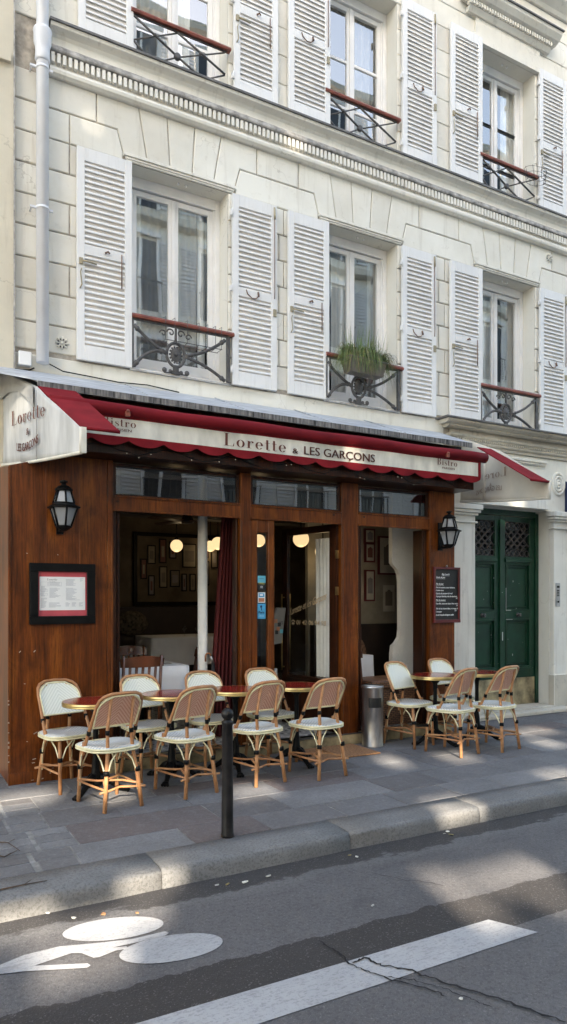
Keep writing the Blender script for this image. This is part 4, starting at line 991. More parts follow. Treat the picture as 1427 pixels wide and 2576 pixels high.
m = MB(); m.box(sx0, sx1, yy, yy+.003, 1.39, 1.545, 0)
put_text(m, 'Paris', .035, (sx0+.012, yy-.002, 1.445), (1, 0, 0), (0, 0, 1), width=.065, mi=1, bold=.0015)
put_text(m, '2020', .03, (sx0+.014, yy-.002, 1.41), (1, 0, 0), (0, 0, 1), width=.06, mi=2)
m.sphere((sx0+.04, yy-.001, 1.515), .013, 1, 8, (1, .1, 1)); m.tube([(sx0+.04, yy-.001, 1.50), (sx0+.046, yy-.001, 1.475)], .004, 5, 1)
m.build('sticker', [blue, plain('sticker_navy', (.01, .03, .09), .5), plain('sticker_pale', (.35, .65, .8), .5)], stk)
# open door leaf swung inwards
dl = thing('bistro_door', 'glazed wooden door swung open into the bistro with gold lettering on its glass', 'door', (4.36, SY+.05, .13), R(180-79.5))
# local +x runs from the hinge to the free edge
Wd, Hd = .94, 2.285
m = MB()
m.box(0, .12, -.022, .022, 0, Hd); m.box(Wd-.10, Wd, -.022, .022, 0, Hd); m.box(.12, Wd-.10, -.022, .022, Hd-.08, Hd); m.box(.12, Wd-.10, -.022, .022, 0, .56)
m.box(.12, Wd-.10, -.03, .03, .54, .575)
lf = m.build('leaf', 'wooddark', dl, bevel=.003)
m = MB(); m.box(.118, Wd-.098, -.003, .003, .57, Hd-.078); m.build('pane', 'shopglass', dl)
for s_ in (-1, 1):
    m = MB(); y = s_*.06; m.tube([(Wd-.05, y, .62), (Wd-.05, y, 1.52)], .010, 10)
    for z in (.66, 1.48): m.tube([(Wd-.05, y, z), (Wd-.05, s_*.02, z)], .008, 8)
    m.build('pull_handle', 'brass', dl)
m = MB()       # gold lettering reads from the street: the street side is local +y after the turn
ux = (-1, 0, 0)
put_text(m, 'Lorette et les Garçons', .12, (Wd-.13, .0045, 1.27), (-.955, 0, .29), (0, 0, 1), width=.66, shear=.45, bold=.0022)
put_text(m, '01 42 06 94 98', .075, (Wd-.25, .0045, 1.165), ux, (0, 0, 1), width=.50, shear=.1, bold=.0018)
m.box(Wd-.21, Wd-.17, .003, .006, 1.165, 1.185); m.tube([(Wd-.16, .0045, 1.2), (Wd-.19, .0045, 1.215), (Wd-.22, .0045, 1.2)], .006, 5)
m.build('gold_lettering', 'gold', dl)
m = MB(); n = 30; 
for i in range(n+1):
    t = i/n; xx = .13+.27*t; m.v += [(xx, -.05-.018*math.sin(t*30), Hd-.14), (xx+.03*(1-t)*0, -.06-.02*math.sin(t*30+.6), .58)]
for i in range(n): m.face([2*i, 2*i+1, 2*i+3, 2*i+2], 0, 0, True)
m.build('door_curtain', 'curtain', dl)
for z in (.4, 1.55, 1.95):
    m = MB(); m.box(-.012, .012, .0, .035, z-.045, z+.045); m.build('hinge', 'brass', dl)
# stacked flyers and a pale tote bag hung behind the door glass
tb = thing('tote_bag', 'white cloth bag with coloured squares hanging behind the open door', 'bag', (4.02, 7.35, 1.05))
m = MB(); m.prism_xz([(-.08, 0), (.09, .02), (.15, .44), (.02, .44), (-.02, .30)], -.015, .015)
m.build('bag_body', 'curtaingrey', tb, bevel=.006)
m = MB()
for x, z, k in ((-.01, .26, 0), (.035, .22, 2), (.02, .17, 0), (.065, .14, 1), (.0, .13, 2)): m.box(x, x+.04, -.018, -.0155, z, z+.045, k)
put_text(m, 'LES', .05, (.055, -.017, .245), (1, 0, 0), (0, 0, 1), width=.05, mi=2)
m.build('printed_squares', [orng, cyan, dkst], tb)
fl = thing('flyer_rack', 'small rack of upright white flyers below the hanging cloth bag', 'rack', (3.98, 7.42, .5))
m = MB(); m.box(-.1, .12, -.04, .04, 0, .04); m.box(-.1, .12, .03, .04, .04, .2); m.build('stand', 'wooddark', fl)
m = MB()
for k in range(5): m.box(-.09+.04*k, -.06+.04*k, -.03, .02, .04, .24+.03*(k % 3), 0)
m.build('flyers', 'paper', fl)

# ------------------------------------------------------------------ AWNING
aw = thing('awning', 'red canvas awning with cream lettered valance and grey-white side cheeks over the bistro', 'awning', (0, 0, 0))
m = MB()      # zinc cover
xz0, xz1 = 1.16, 6.12
m.add([(.97, 7.14, 3.775), (6.36, 7.14, 3.765), (xz1, 6.30, 3.445), (xz0, 6.30, 3.445), (.97, 7.14, 3.76), (6.36, 7.14, 3.75), (xz1, 6.30, 3.43), (xz0, 6.30, 3.43)], [(0, 1, 2, 3), (4, 7, 6, 5), (0, 3, 7, 4), (1, 5, 6, 2)], 0)
for i in range(1, 5):
    x = xz0+(xz1-xz0)*i/5; m.tube([(x, 6.305, 3.45), (x+.02, 7.13, 3.775)], .006, 5, 0)
m.box(xz0, xz1, 6.296, 6.302, 3.385, 3.443, 1)
m.add([(-.6, 7.08, 3.79), (.97, 7.14, 3.775), (xz0, 6.30, 3.445), (.4, 6.9, 3.66), (-.6, 7.0, 3.74)], [(0, 1, 2, 3, 4)], 0)
m.build('zinc_cover', ['zinc', 'zincdirt'], aw)
m = MB(); m.box(1.25, 6.1, 6.46, 6.50, 3.05, 3.42, 0); m.build('dark_backing', 'wooddark', aw)  # dark panel added in place of the shaded void behind the roll
m = MB(); m.tube([(1.22+(6.13-1.22)*i/24, 6.10, 3.226+.005*math.sin(i*.9)) for i in range(25)], .058, 18, 0)
m.tube([(1.2, 6.10, 3.232), (6.14, 6.10, 3.232)], .025, 10, 1)
m.build('canvas_roll', [plain('rolled_red_canvas', (.17, .008, .013), .75, var=.2, vs=3, stretch=(.6, 3, 3), spec=.15), 'frame'], aw)  # red canvas painted darker for the shade under the zinc
# valance: cream band, red border, red scalloped edge, slightly rippled
def vy(x): return 6.095 + .006*math.sin(x*5.1) + .004*math.sin(x*11.3+1)
m = MB(); n = 300; xv0, xv1 = 1.25, 6.055; cus = 1.887; per = .3205
def low(x):
    t = ((x-cus)/per) % 1; return 2.974 - .048*(1-abs(2*t-1)**2.2)
for i in range(n):
    a = xv0+(xv1-xv0)*i/n; b = xv0+(xv1-xv0)*(i+1)/n
    bor = a > 5.995
    lv = [3.185, 3.158, 3.004]
    for z1, z0, mi in ((3.185, 3.158, 1), (3.158, 3.004, 1 if bor else 0)):
        m.add([(a, vy(a), z0), (b, vy(b), z0), (b, vy(b), z1), (a, vy(a), z1)], [(0, 1, 2, 3)], mi, 0, True)
    m.add([(a, vy(a)+.006, low(a)), (b, vy(b)+.006, low(b)), (b, vy(b), 3.004), (a, vy(a), 3.004)], [(0, 1, 2, 3)], 1, 0, True)
m.build('valance', ['cream', 'red'], aw)
m = MB(); X = (1, 0, 0); Z = (0, 0, 1); yt = 6.082
def word(mat='letter'):
    global m; m.build('lettering', mat, aw); m = MB()
put_didone(m, 'Lorette', 0, (2.79, yt, 3.026), X, Z, .068, .675); word()
put_text(m, '&', .075, (3.530, yt, 3.025), X, Z, width=.062, bold=.0015); word()
put_text(m, 'LES GARÇONS', .118, (3.664, yt, 3.028), X, Z, width=.865, bold=.0028); word()
for x0 in (5.386, 1.652):
    put_didone(m, 'Bistro', 0, (x0, yt, 3.086), X, Z, .042, .30); word()
    put_text(m, 'PARISIEN', .033, (x0+.075, yt, 3.045), X, Z, width=.18, bold=.001); word()
for x in (1.86, 5.5):
    m = MB(); m.box(x-.02, x+.02, 6.028, 6.05, 3.17, 3.21); m.sphere((x, 6.03, 3.215), .014, 0, 8); m.build('clip', 'rail', aw)
# side wings: sloping strip, cheek, hem
def cheek_pt(left, y):      # plan line of each cheek
    return (.98 + .211*(7.15-y)) if left else (6.72 - .139*(7.15-y))
for left in (True, False):
    m = MB()
    if left: st = [(1.478, 6.3, 3.40), (1.16, 6.3, 3.40), (1.33, 5.49, 2.905), (1.628, 5.49, 2.905)]
    else: st = [(6.20, 6.3, 3.405), (6.43, 6.3, 3.405), (6.49, 5.49, 2.905), (6.20, 5.49, 2.905)]
    vs = [(x, y, z) for x, y, z in st] + [(x, y, z-.012) for x, y, z in st]
    m.add(vs, [(0, 1, 2, 3), (7, 6, 5, 4), (0, 4, 5, 1), (1, 5, 6, 2), (2, 6, 7, 3), (3, 7, 4, 0)])
    a, b = st[3], st[2]; m.tube([(a[0], a[1], a[2]-.008), (b[0], b[1], b[2]-.008)], .014, 8)
    m.build('wing_strip', 'red', aw)
    m = MB(); N = 22; K = 10
    for i in range(N+1):
        t = i/N; y = 7.13+(5.49-7.13)*t; x = cheek_pt(left, y)
        ztop = 3.74+(3.39-3.74)*((7.13-y)/.83) if y > 6.3 else 3.39+(2.895-3.39)*((6.3-y)/.81)
        zb = 2.845+(2.708-2.845)*t - .012*math.sin(math.pi*t)
        if not left: zb = 2.885+(2.715-2.885)*t-.01*math.sin(math.pi*t)
        for k in range(K+1):
            u = k/K; fold = .010*math.sin(t*14+u*2)*(1-t*.7)+.006*math.sin(t*31+u*4)*(1-t)
            m.v.append((x+fold, y, zb+(ztop-zb)*u))
    for i in range(N):
        for k in range(K): m.face([i*(K+1)+k, (i+1)*(K+1)+k, (i+1)*(K+1)+k+1, i*(K+1)+k+1], 0, 0, True)
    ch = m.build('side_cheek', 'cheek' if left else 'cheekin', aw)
    md = ch.modifiers.new('thickness', 'SOLIDIFY'); md.thickness = .004
    m = MB(); P = []
    for i in range(N+1):
        t = i/N; y = 7.13+(5.49-7.13)*t; P.append((cheek_pt(left, y), y, (2.845+(2.708-2.845)*t-.012*math.sin(math.pi*t)) if left else (2.885+(2.715-2.885)*t-.01*math.sin(math.pi*t))))
    m.tube(P, .014, 8); xf = cheek_pt(left, 5.49)
    m.tube([(xf, 5.488, 2.70), (xf, 5.488, 2.90)], .016, 8, 0)
    if not left: m.tube([(6.62, 6.607, 2.84), (6.62, 6.607, 3.50)], .017, 8)
    else: m.box(xf-.002, xf+.035, 5.47, 5.50, 2.705, 2.90)
    m.build('hem', 'cream' if left else 'cheekin', aw)
dx = .211; ln = math.hypot(dx, 1); U = Vector((dx, -1, 0))/ln
m = MB(); off = Vector((-.020, -.004, 0))
put_didone(m, 'Lorette', 0, Vector((cheek_pt(True, 6.82), 6.82, 3.15))+off, U-Vector((0, 0, .06)), Z, .074, .74); word('letter')
put_text(m, '&', .085, Vector((cheek_pt(True, 6.49), 6.49, 3.01))+off, U, Z, width=.06, bold=.002); word('letter')
put_text(m, 'LES GARÇONS', .10, Vector((cheek_pt(True, 6.70), 6.70, 2.91))+off, U, Z, width=.47, bold=.003, curve=.03); word('letter')
dx = -.139; ln = math.hypot(dx, 1); V = Vector((.139, 1, 0))/ln
off = Vector((.012, 0, 0))
put_didone(m, 'Lorette', 0, Vector((cheek_pt(False, 6.19), 6.19, 3.10))+off, V, Z, .062, .66); word('letter')
put_text(m, 'LES GARÇONS', .085, Vector((cheek_pt(False, 6.28), 6.28, 2.9))+off, V, Z, width=.50, bold=.0018); word('letter')
m = MB(); off = Vector((-.018, 0, 0))        # the print shows through the thin cloth, reversed
put_didone(m, 'Lorette', 0, Vector((cheek_pt(False, 6.19), 6.19, 3.08))+off, V+Vector((0, 0, .03)), Z, .062, .66); word('faded')
put_text(m, '&', .06, Vector((cheek_pt(False, 6.47), 6.47, 2.995))+off, V, Z, width=.045); word('faded')
put_text(m, 'LES GARÇONS', .085, Vector((cheek_pt(False, 6.28), 6.28, 2.915))+off, V, Z, width=.50, bold=.0015, curve=-.02); word('faded')
m = MB(); fy_ = [(7.13, 3.735), (6.34, 3.40), (6.33, 3.21), (6.46, 3.33), (6.66, 3.43), (6.9, 3.47), (7.12, 3.44)]
m.add([(cheek_pt(True, y)-.024, y, z) for y, z in fy_], [tuple(range(7))]); fp = m.build('canvas_flap', plain('grey_flap', (.40, .40, .39), .85, var=.15), aw)
m = MB(); m.tube([(cheek_pt(True, 6.28)-.016, 6.28, 3.36), (cheek_pt(True, 6.28)-.016, 6.28, 2.77)], .003, 4); m.build('seam', plain('grey_seam', (.36, .36, .36), .85), aw)
# string lights under the beam
m = MB(); r_ = random.Random(4); P = []
for i in range(80):
    x = 1.5+4.4*i/79; P.append((x, 6.17+.01*r_.random(), 2.90+.035*math.sin(i*.55)+.02*r_.random()))
m.tube(P, .0035, 4)
slt = m.build('string_lights', 'black'); tag(slt, 'thin tangled string of tiny lights along the dark beam under the awning', 'string lights')
m = MB()
for i in r_.sample(range(2, 78), 13): p = P[i]; m.sphere((p[0], p[1]-.01, p[2]-.02), .0045, 0, 5)
m.build('bulbs', 'bulb', slt)

# ------------------------------------------------------------------ wall lanterns
def lantern(loc, label):
    t = thing('wall_lantern', label, 'lantern', loc, 0, 'lanterns on the shopfront')
    def ringp(r, z, n=6): return [(r*math.cos(2*math.pi*(k+.5)/n), r*math.sin(2*math.pi*(k+.5)/n), z) for k in range(n)]
    def cage(levels, mi=0, bar=.009):
        m = MB()
        for k in range(6): m.tube([ringp(r, z)[k] for r, z in levels], bar, 5)
        for r, z in levels: m.tube(ringp(r, z), bar, 5, 0, True)
        return m
    m = cage([(.092, .015), (.060, .145)]); m2 = cage([(.118, -.03), (.066, -.215)])
    m.v += []; o = len(m.v); m.v += m2.v
    for f, mi, tt, sm in zip(m2.f, m2.mi, m2.t, m2.sm): m.face([o+i for i in f], mi, tt, sm)
    m.lathe([(.142, -.035), (.146, -.02), (.10, .0), (.095, .018), (.09, .02)], n=6, smooth=False)
    m.lathe([(.072, .14), (.076, .155), (.05, .185), (.022, .20), (.018, .212), (.034, .225), (.034, .237), (.012, .25)], n=12, smooth=False)
    m.lathe([(.02, -.262), (.045, -.245), (.07, -.225), (.072, -.212)], n=6, smooth=False)
    m.box(-.02, .02, .05, .165, -.26, -.235); m.box(-.03, .03, .145, .165, -.28, .10); m.tube([(0, .10, -.245), (0, .16, -.2)], .012, 6)
    m.build('cage', 'black', t)
    m = MB()
    m.lathe([(.088, .018), (.057, .14)], n=6, smooth=False); m.f = m.f[:6]; m.mi = m.mi[:6]; m.t = m.t[:6]; m.sm = m.sm[:6]
    o = len(m.f); m.lathe([(.062, -.212), (.113, -.032)], n=6, smooth=False); m.f = m.f[:o+6]; m.mi = m.mi[:o+6]; m.t = m.t[:o+6]; m.sm = m.sm[:o+6]
    m.build('panes', 'lampglass', t); t.scale = (1, 1, .86)
    m = MB(); m.lathe([(.018, -.21), (.018, -.17), (.012, -.165), (.014, -.12), (.012, -.08), (.004, -.075)], n=10); m.build('bulb', 'frame', t)
    return t
l1 = lantern((1.378, 6.305, 2.405), 'black six-sided glass wall lantern above the framed menu')
lantern((5.765, 6.305, 2.405), 'black six-sided glass wall lantern above the chalkboard')
# framed menu
mf = thing('menu_frame', 'wide black framed paper menu on a red mount below the left lantern', 'menu', (0, 0, 0))
m = MB(); x0, x1, z0, z1, yb = 1.118, 1.682, 1.372, 1.906, SY-.006
w = .073
m.box(x0, x1, yb-.045, yb, z1-w, z1); m.box(x0, x1, yb-.045, yb, z0, z0+w); m.box(x0, x0+w, yb-.045, yb, z0+w, z1-w); m.box(x1-w, x1, yb-.045, yb, z0+w, z1-w)
m.build('frame', 'black', mf, bevel=.004)
m = MB(); m.box(x0+w, x1-w, yb-.02, yb-.004, z0+w, z1-w); m.build('mount', 'menured', mf)
px0, px1, pz0, pz1 = x0+w+.012, x1-w-.014, z0+w+.05, z1-w-.045
m = MB(); m.box(px0, px1, yb-.023, yb-.0205, pz0, pz1); m.build('paper', 'paper', mf)
m = MB(); yt = yb-.0242; r_ = random.Random(2)
def line(x, xx, z, h=.0022, mi=0): m.box(x, xx, yt, yt+.0008, z, z+h, mi)
wd = px1-px0; ht = pz1-pz0
put_didone(m, 'Lorette', 0, (px0+.065, yt, pz1-.032), X, Z, .010, .085, 1)
put_text(m, 'LES GARÇONS', .008, (px0+.082, yt, pz1-.047), X, Z, width=.05, mi=1)
for bx0, bx1, bz0, bz1 in ((.02, .17, .72, .84), (.19, .47, .72, .84), (.02, .17, .56, .63), (.02, .17, .45, .5)):
    a, b, c_, d = px0+wd*bx0, px0+wd*bx1, pz0+ht*bz0, pz0+ht*bz1
    line(a, b, c_, .0012); line(a, b, d, .0012); m.box(a, a+.0012, yt, yt+.0008, c_, d); m.box(b, b+.0012, yt, yt+.0008, c_, d)
for cx0, cx1, za, zb in ((.03, .16, .06, .36), (.03, .15, .40, .70), (.21, .45, .36, .66), (.21, .46, .74, .82), (.20, .46, .08, .22), (.57, .80, .72, .92), (.57, .82, .34, .66), (.57, .9, .30, .33), (.56, .66, .1, .22), (.70, .82, .1, .22), (.86, .96, .1, .22), (.88, .96, .86, .95)):
    z = pz0+ht*zb
    while z > pz0+ht*za:
        line(px0+wd*cx0, px0+wd*(cx0+(cx1-cx0)*r_.uniform(.45, 1)), z); z -= .0075
m.build('printing', ['ink', 'inkdark'], mf)
# chalkboard
cb = thing('chalkboard', 'tall chalkboard menu in a dark red frame on the right wooden panel', 'chalkboard', (0, 0, 0))
m = MB(); x0, x1, z0, z1, yb = 5.652, 6.06, 1.31, 1.968, SY-.008; w = .026
m.box(x0, x1, yb-.03, yb, z1-w, z1); m.box(x0, x1, yb-.034, yb, z0, z0+w+.012); m.box(x0, x0+w, yb-.03, yb, z0+w+.012, z1-w); m.box(x1-w, x1, yb-.03, yb, z0+w+.012, z1-w)
m.build('frame', 'boardframe', cb, bevel=.003)
m = MB(); m.box(x0+w, x1-w, yb-.014, yb-.004, z0+w, z1-w); m.build('slate', 'blackboard', cb)
m = MB(); m.tube([(x0+.2, yb-.01, z1), (x0+.19, yb-.02, z1+.012), (x0+.205, yb-.02, z1+.022), (x0+.22, yb-.01, z1+.005)], .004, 5); m.build('hook', 'frame', cb)
m = MB(); yt = yb-.0155; bx = x0+w+.012
for txt, dx_, z, s_, wd_ in (('Big Lunch', .09, .905, .05, .12), ('Entrée du jour', .005, .845, .045, .14), ('Plat du jour', 0, .715, .045, .12), ('Pavé de saumon, sauce échalote,', 0, .645, .042, .30), ('Cuvée verte', 0, .588, .042, .12),
                           ('Entrée du moment (6 mai)', 0, .528, .042, .26), ('Asperges blanches, dés de mimolette', 0, .468, .042, .335), ('9€', .31, .43, .04, .03), ('Plat du moment', 0, .395, .042, .15), ('Faux-filet, sauce aux cèpes, frites maison', 0, .325, .042, .36), ('20', .31, .285, .04, .03),
                           ('Filet de bar, beurre blanc, riz rouge de', 0, .225, .042, .35), ('18', .29, .185, .04, .03), ('Camargue', 0, .165, .042, .09), ('(à voir) Gazpacho de légumes confits', 0, .10, .042, .28)):
    put_text(m, txt, s_*.62, (bx+dx_, yt, z0+w+(z1-z0-2*w)*z*.98), X, Z, width=wd_*.98, shear=.3, bold=.0012)
for a, b, z in ((.09, .21, .893), (.005, .145, .832), (0, .12, .70), (0, .16, .515), (0, .15, .383)): m.box(bx+a, bx+b, yt, yt+.001, z0+w+(z1-z0-2*w)*z*.98-.002, z0+w+(z1-z0-2*w)*z*.98)
m.build('chalk_writing', 'chalk', cb)

# ------------------------------------------------------------------ BISTRO ROOM behind the openings
rm = thing('bistro_interior', 'dim bistro dining room seen through the open shopfront', 'room', (0, 0, 0))
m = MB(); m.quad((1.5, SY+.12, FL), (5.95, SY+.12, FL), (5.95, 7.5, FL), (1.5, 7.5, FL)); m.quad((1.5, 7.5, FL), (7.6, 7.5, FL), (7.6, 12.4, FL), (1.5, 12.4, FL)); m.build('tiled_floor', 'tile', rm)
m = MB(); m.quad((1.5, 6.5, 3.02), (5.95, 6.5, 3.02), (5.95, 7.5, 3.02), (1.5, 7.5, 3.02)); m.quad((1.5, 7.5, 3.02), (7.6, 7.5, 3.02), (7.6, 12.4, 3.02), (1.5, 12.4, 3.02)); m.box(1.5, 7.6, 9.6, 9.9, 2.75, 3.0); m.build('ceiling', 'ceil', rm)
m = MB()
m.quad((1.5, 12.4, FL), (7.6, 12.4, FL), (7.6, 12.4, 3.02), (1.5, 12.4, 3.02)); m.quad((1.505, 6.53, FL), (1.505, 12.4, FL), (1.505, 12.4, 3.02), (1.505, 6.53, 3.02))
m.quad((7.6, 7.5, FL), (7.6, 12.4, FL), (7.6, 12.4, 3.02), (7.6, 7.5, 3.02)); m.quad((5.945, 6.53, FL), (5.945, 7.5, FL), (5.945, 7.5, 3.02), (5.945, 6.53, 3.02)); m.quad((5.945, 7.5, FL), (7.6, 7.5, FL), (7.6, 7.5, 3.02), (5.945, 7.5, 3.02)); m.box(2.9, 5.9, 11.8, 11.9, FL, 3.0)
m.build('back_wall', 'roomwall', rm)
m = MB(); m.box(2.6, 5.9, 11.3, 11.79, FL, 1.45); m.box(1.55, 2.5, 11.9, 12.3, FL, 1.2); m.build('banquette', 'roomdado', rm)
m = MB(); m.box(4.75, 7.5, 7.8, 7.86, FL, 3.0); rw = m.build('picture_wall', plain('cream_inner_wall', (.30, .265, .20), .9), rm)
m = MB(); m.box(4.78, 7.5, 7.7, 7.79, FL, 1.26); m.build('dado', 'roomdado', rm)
# scalloped white plaster partition
m = MB(); pw = [(5.635, 2.98), (5.635, 2.05), (5.66, 2.02), (5.72, 1.97), (5.755, 1.9), (5.765, 1.8), (5.77, 1.2), (5.755, 1.10), (5.70, 1.03), (5.655, 1.0), (5.64, .9), (5.635, FL), (6.3, FL), (6.3, 2.98)]
m.prism_xz([(x*.972, 1.6+(z-1.6)*.972) for x, z in pw], 7.0, 7.07); m.build('plaster_partition', 'rough', rm)
m = MB(); m.lathe([(.07, 0), (.07, .06), (.053, .09), (.050, 2.86)], (2.955, 6.98, FL), 20); tag(m.build('column', 'curtain'), 'slim round white cast column just inside the left opening', 'column')
def curtain(pts_top, pts_bot, z1, z0, mat, name, n=60, amp=.03, fr=55):
    k = MB()
    for i in range(n+1):
        t = i/n
        a = [pts_top[0][j]+(pts_top[1][j]-pts_top[0][j])*t for j in (0, 1)]; b = [pts_bot[0][j]+(pts_bot[1][j]-pts_bot[0][j])*t for j in (0, 1)]
        w = amp*math.sin(t*fr)
        for q in range(5):
            u = q/4; k.v.append((b[0]+(a[0]-b[0])*u, b[1]+(a[1]-b[1])*u+w*(1-.2*u), z0+(z1-z0)*u))
    for i in range(n):
        for q in range(4): k.face([i*5+q, (i+1)*5+q, (i+1)*5+q+1, i*5+q+1], 0, 0, True)
    return k.build(name, mat)
c_ = curtain([(3.17, 6.92), (3.42, 6.9)], [(2.98, 6.92), (3.42, 6.9)], 2.75, .14, 'curtainred', 'red_curtain'); tag(c_, 'dark red full-length curtain gathered at the right of the left opening', 'curtain')
# big framed collage with pictures
pc = thing('picture_collage', 'large dark framed board crowded with small pictures on the far wall', 'picture board', (0, 0, 0))
m = MB(); x0, x1, z0, z1, y = 3.72, 5.35, 1.48, 2.72, 11.79
for a, b, c1, d in ((x0, x1, z1-.06, z1), (x0, x1, z0, z0+.06), (x0, x0+.06, z0+.06, z1-.06), (x1-.06, x1, z0+.06, z1-.06)): m.box(a, b, y-.06, y, c1, d)
m.build('frame', 'black', pc)
m = MB(); m.box(x0+.06, x1-.06, y-.02, y-.01, z0+.06, z1-.06); m.build('backing', 'roomwall', pc)
r_ = random.Random(6)
tones = [plain('print_a', (.28, .24, .17), .6), plain('print_b', (.17, .14, .11), .6), plain('print_c', (.22, .20, .20), .6), plain('print_d', (.16, .06, .045), .6)]
for (u, v, w, h) in ((.12, .72, .09, .26), (.26, .78, .08, .34), (.38, .8, .08, .24), (.54, .72, .16, .34), (.26, .38, .09, .3), (.39, .36, .11, .24), (.04, .5, .07, .28), (.13, .25, .07, .28), (.53, .3, .06, .25), (.63, .3, .07, .25), (.78, .45, .09, .35), (.74, .8, .12, .2), (.9, .7, .08, .3)):
    cx_, cz_ = x0+.06+(x1-x0-.12)*u, z0+.06+(z1-z0-.12)*v; W_, H_ = (x1-x0)*w, (z1-z0)*h
    m = MB(); m.box(cx_, cx_+W_, y-.04, y-.021, cz_-H_/2, cz_+H_/2, 0); m.box(cx_+.02, cx_+W_-.02, y-.043, y-.0405, cz_-H_/2+.02, cz_+H_/2-.02, 1)
    k_ = r_.randrange(4); m.box(cx_+.04, cx_+W_-.04, y-.045, y-.0435, cz_-H_*.25, cz_+H_*.2, 2)
    m.build('picture', [M['black'], tones[k_], tones[(k_+1) % 4]], pc)
# pictures on the right inner wall
for i, (px_, py_, w_, h_, lab) in enumerate(((6.016, 2.18, .33, .52, 'tall cream mounted framed print beside the white plaster partition'), (5.705, 2.43, .17, .20, 'uppermost small framed print at the left of the inner wall'), (5.708, 2.21, .16, .26, 'narrow framed print below the uppermost small one'), (6.02, 1.60, .24, .40, 'unframed pale print below the tall cream mounted one'), (5.708, 1.77, .16, .42, 'lowest dark framed print at the left of the inner wall'))):
    t = thing('framed_print', lab, 'picture', (px_, 7.8, py_), 0, 'prints on the inner wall')
    m = MB(); 
    if i != 3: m.box(-w_/2, w_/2, -.03, 0, -h_/2, h_/2); m.build('frame', 'boardframe', t)
    m = MB(); m.box(-w_/2+.022, w_/2-.022, -.033, -.0305, -h_/2+.022, h_/2-.022); m.build('mount', plain('mount', (.50, .46, .38), .7), t)
    m = MB(); m.box(-w_/4, w_/4, -.035, -.0335, -h_/4, h_/4*.9); m.sphere((0, -.036, h_/5), w_*.15, 0, 8, (1, .05, 1)); m.build('image', tones[1 + i % 3], t)
# lit globes
def globe(x, y, z, r, label):
    t = thing('globe_lamp', label, 'lamp', (x, y, z), 0, 'lit globe lamps inside the bistro')
    m = MB(); m.sphere((0, 0, 0), r, 0, 18); m.build('globe', 'globe', t)
    m = MB(); m.tube([(0, 0, r*.95), (0, 0, 3.0-z)], .008, 6); m.lathe([(.03, r*.93), (.03, r+.03), (.01, r+.035)], n=10); m.build('hanging_rod', 'black', t)
    ld = bpy.data.lights.new('lamp_light', 'POINT'); ld.energy = .14; ld.color = (1, .78, .5); ld.shadow_soft_size = .05
    lo_ = bpy.data.objects.new('lamp_light', ld); COL.objects.link(lo_); lo_.parent = t; lo_.location = (0, 0, -r-.06)
def uz(px, py, Zc):
    s_, c_ = math.sin(R(29.4)), math.cos(R(29.4)); k = (px-713)/1800*Zc
    return (s_*Zc+c_*k, c_*Zc-s_*k, 1.6+(1505-py)/1800*Zc)
for (px_, py_, Zc, lab) in ((373, 1376, 12.4, 'leftmost lit globe lamp in front of the picture board'), (444, 1373, 11.3, 'lit globe lamp left of the white column'), (548, 1367, 10.9, 'lit globe lamp half hidden by the red curtain'),
                            (529, 1374, 12.6, 'lit globe lamp peeping out right of the white column'), (651, 1360, 11.0, 'lit globe lamp behind the narrow glass with stickers'), (757, 1356, 8.7, 'largest lit globe lamp, behind the open door'), (776, 1357, 9.3, 'lit globe lamp just behind the largest one'), (812, 1388, 8.9, 'rightmost lit globe lamp, behind the white door curtain')):
    x, y, z = uz(px_, py_, Zc); globe(x, y, z, .098, lab)
# ceiling fan
cf = thing('ceiling_fan', 'four-bladed ceiling fan in the dark dining room', 'fan', (3.55, 8.9, 2.62))
m = MB(); m.lathe([(.06, -.03), (.09, 0), (.05, .10), (.012, .12), (.012, .38)], n=14); m.build('motor', 'roomdado', cf)
for k in range(4):
    a = R(20+90*k); m = MB(); m.box(.10, .62, -.055, .055, .0, .008, mat=Matrix.Rotation(a, 4, 'Z') @ Matrix.Rotation(.15, 4, 'X')); m.build('blade', 'chairwood', cf)
